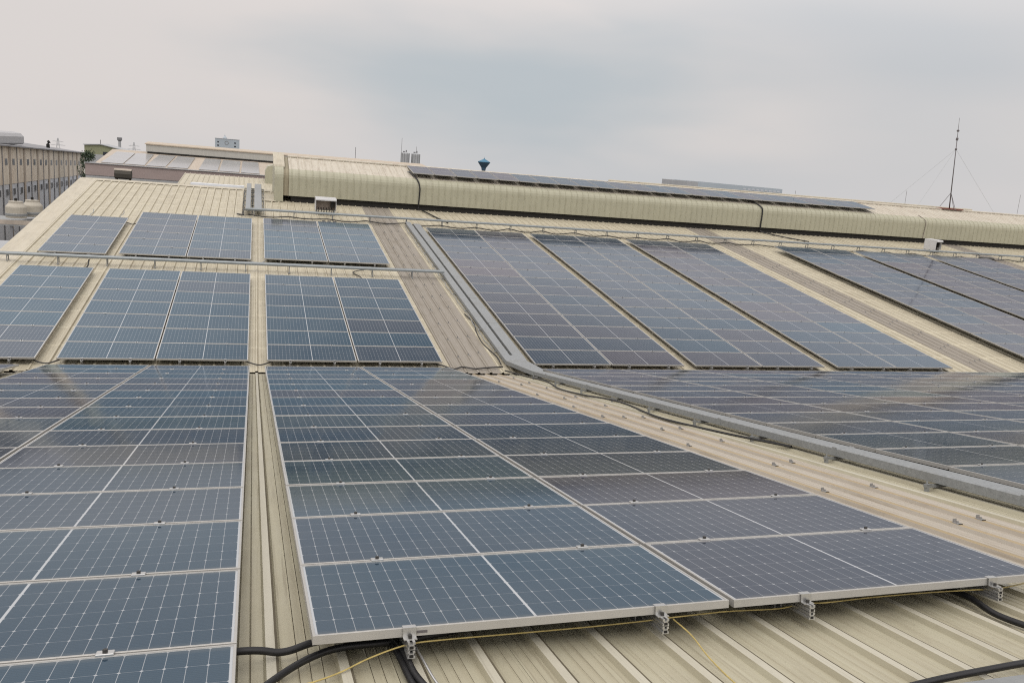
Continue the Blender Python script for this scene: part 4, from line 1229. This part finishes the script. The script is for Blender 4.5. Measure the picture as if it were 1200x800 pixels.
for (x, y, z, s) in cl:
    for j in range(75):
        d = Vector((r_.gauss(0, 1), r_.gauss(0, 1), r_.gauss(0, .8))).normalized() * s * r_.uniform(.5, 1.1)
        p = Vector((x, y, z)) + d
        u = Vector((r_.gauss(0, 1), r_.gauss(0, 1), r_.gauss(0, 1))).normalized(); w_ = u.cross(Vector((r_.gauss(0, 1), r_.gauss(0, 1), r_.gauss(0, 1)))).normalized()
        q = r_.uniform(.06, .12)
        mb.add([p - u * q, p + w_ * q * .6, p + u * q, p - w_ * q * .6], [(0, 1, 2, 3)])
mb.build('crown', M['leaf'], t)

t = empty('chimney', 'slim grey chimney with a dark flared top behind the peach roof', 'chimney', Matrix.Translation((-30.7, 200, GZ)))
mb = MB(); mb.lathe([(.42, 0), (.30, 11.9)], 12); mb.build('shaft', M['grey_conc'], t)
mb = MB(); mb.lathe([(.32, 11.7), (.55, 11.95), (.55, 12.5), (.45, 12.55)], 12); mb.build('crown_ring', M['roof_grey'], t)

M['pylon'] = mat('hazed_lattice', (.46, .47, .48), .6)  # steel paled, distance haze put into the colour
def pylon(x, y, top, lab):
    t = empty('pylon', lab, 'pylon', Matrix.Translation((x, y, gz(y))))
    H = top - gz(y)
    mb = MB()
    for sx in (-1, 1):
        for sy in (-1, 1): mb.tube([(sx * 1.9, sy * 1.9, 0), (sx * .5, sy * .5, H * .75), (sx * .15, sy * .15, H)], .055, 4)
    k = 8
    for i in range(k):
        z0, z1 = H * i / k, H * (i + 1) / k
        w0, w1 = 1.9 - 1.8 * min(1, z0 / H), 1.9 - 1.8 * min(1, z1 / H)
        for s in (-1, 1): mb.tube([(-w0, s * w0, z0), (w1, s * w1, z1)], .035, 4); mb.tube([(w0, s * w0, z0), (-w1, s * w1, z1)], .035, 4)
    mb.build('lattice', M['pylon'], t)
    for z, w in ((H * .80, 2.6), (H * .90, 2.0)):
        mb = MB(); mb.tube([(-w, 0, z), (0, 0, z + .35), (w, 0, z)], .055, 4); mb.tube([(-w, 0, z), (w, 0, z)], .045, 4); mb.build('cross_arm', M['pylon'], t)
pylon(-46.4, 350, 1.3, 'faint lattice pylon right of the slim chimney')
pylon(-73.5, 350, .6, 'faint lattice pylon above the grey roof at far left')

t = empty('tower_block', 'pale blue grey tower block with a round emblem and small spire', 'building', Matrix.Translation((-19.0, 600, GZ)))
mb = MB(); mb.box(-7.8, 7.8, 0, 14, -19, 15.1); mb.build('wall', M['tower_blue'], t)
mb = MB(); mb.box(-7.95, 7.95, -.15, 14.1, 15.1, 15.4); mb.build('parapet', M['grey_conc'], t)
for x in (-5.8, 5.2):
    for z in (8.3, 10.6, 12.9):
        mb = MB(); mb.box(x - .55, x + .55, -.06, -.01, z - .45, z + .45); mb.build('window', M['win'], t)
mb = MB()
for k in range(20):
    a0, a1 = 2 * math.pi * k / 20, 2 * math.pi * (k + 1) / 20
    v = [(r * math.cos(a) - .3, y, 12.6 + r * math.sin(a)) for r in (.95, 1.35) for a in (a0, a1) for y in (-.1, -.02)]
    mb.add(v, [(0, 2, 6, 4), (1, 3, 7, 5)])
mb.build('emblem', M['steel'], t)
mb = MB(); mb.lathe([(1.5, 15.4), (1.3, 16.0), (.5, 16.9), (.12, 17.8), (.05, 18.6)], 8, (-1.6, 4, 0)); mb.build('spire', M['tower_blue'], t)

for i, (x, lab) in enumerate(((53.5, 'left of two grey silos with a tall aerial above the pale vent'), (57.5, 'right of two grey silos above the pale vent'))):
    t = empty('silo', lab, 'silo', Matrix.Translation((x, 300, GZ)), 'grey silos beyond the pale vent')
    mb = MB(); mb.lathe([(1.6, -3), (1.6, 14.6), (1.45, 14.9), (.8, 15.2)], 14); mb.build('body', M['grey_conc'], t)
    mb = MB()
    for k in range(10):
        a = 2 * math.pi * k / 10; mb.box(1.6 * math.cos(a) - .07, 1.6 * math.cos(a) + .07, 1.6 * math.sin(a) - .07, 1.6 * math.sin(a) + .07, 0, 14.9)
    mb.build('stiffener', M['steel_dark'], t)
    mb = MB(); mb.box(-.9, -.2, -.5, .2, 14.9, 15.6); mb.box(.1, .5, -.4, .1, 14.9, 16.0); mb.build('filter_unit', M['roof_grey'], t)
    mb = MB(); xx = -1.55 if i == 0 else .1
    mb.tube([(xx, -.2, 14.6), (xx, -.2, 20.3 if i == 0 else 17.6)], .06, 5); mb.build('aerial', M['mast'], t)

t = empty('water_tower', 'blue cone shaped water tower on a slim stem', 'water tower', Matrix.Translation((84.25, 300, GZ)))
mb = MB(); mb.lathe([(.75, -3), (.7, 10.8)], 14); mb.build('stem', M['tank_blue_dark'], t)
mb = MB(); mb.lathe([(.7, 10.7), (.95, 11.9), (2.36, 13.85), (2.40, 14.0)], 20); mb.build('bowl', M['tank_blue_dark'], t)
mb = MB(); mb.lathe([(2.42, 13.98), (2.42, 14.12), (1.2, 14.75), (.25, 15.2)], 20); mb.build('roof', M['tank_blue'], t)
mb = MB(); mb.lathe([(.22, 15.15), (.22, 15.4), (.05, 15.45), (.04, 16.0)], 8); mb.build('finial', M['tank_blue'], t)

t = empty('factory_building', 'long pale grey factory block on the horizon above the vent panels', 'building', Matrix.Translation((150.8, 260, GZ)))
mb = MB(); mb.box(0, 5.2, 0, 20, 0, 13.4); mb.build('stair_block', M['grey_conc'], t)
mb = MB(); mb.box(4.6, 5.25, -.05, 19, 9, 13.55); mb.build('corner_panel', M['tower_blue'], t)
mb = MB(); mb.add([(5.3, .3, 0), (41, .3, 0), (41, .3, 13.25), (5.3, .3, 13.55), (5.3, 20, 0), (41, 20, 0), (41, 20, 13.25), (5.3, 20, 13.55)], [(0, 1, 2, 3), (7, 6, 5, 4), (0, 4, 5, 1), (1, 5, 6, 2), (2, 6, 7, 3), (3, 7, 4, 0)])
mb.build('wall', M['tower_blue'], t)
for k in range(9):
    mb = MB(); mb.box(24 + 1.85 * k, 25.2 + 1.85 * k, .22, .29, 11.9, 12.5); mb.build('window', M['wall_white'], t)
for i, (x, y, h, lab) in enumerate(((40, 200, 8.2, 'thin distant aerial left of the silos'), )):
    mb = MB(); mb.tube([(x - 5, y + 100, gz(y + 100)), (x - 5, y + 100, 6.5)], .09, 5); tag(mb.build('aerial', M['mast']), lab, 'aerial')
mb = MB(); mb.tube([(-58.5, 350, gz(350)), (-58.5, 350, 1.2)], .12, 5); tag(mb.build('aerial', M['mast']), 'thin distant aerial left of the slim chimney', 'aerial')

# ------------------------------------------------------------------ haze
HAZE = 0
if HAZE:
    mb = MB(); mb.box(-1600, 1600, -400, 1600, gz(1500) - 1, 14)
    m = bpy.data.materials.new('haze'); m.use_nodes = True
    t_ = m.node_tree; t_.nodes.clear()
    o_ = N(t_, 'ShaderNodeOutputMaterial'); pvn = N(t_, 'ShaderNodeVolumePrincipled')
    pvn.inputs['Color'].default_value = (.98, .98, .98, 1)
    pvn.inputs['Density'].default_value = HAZE
    t_.links.new(pvn.outputs[0], o_.inputs['Volume'])
    tag(mb.build('haze', m), None, None, None, 'stuff')
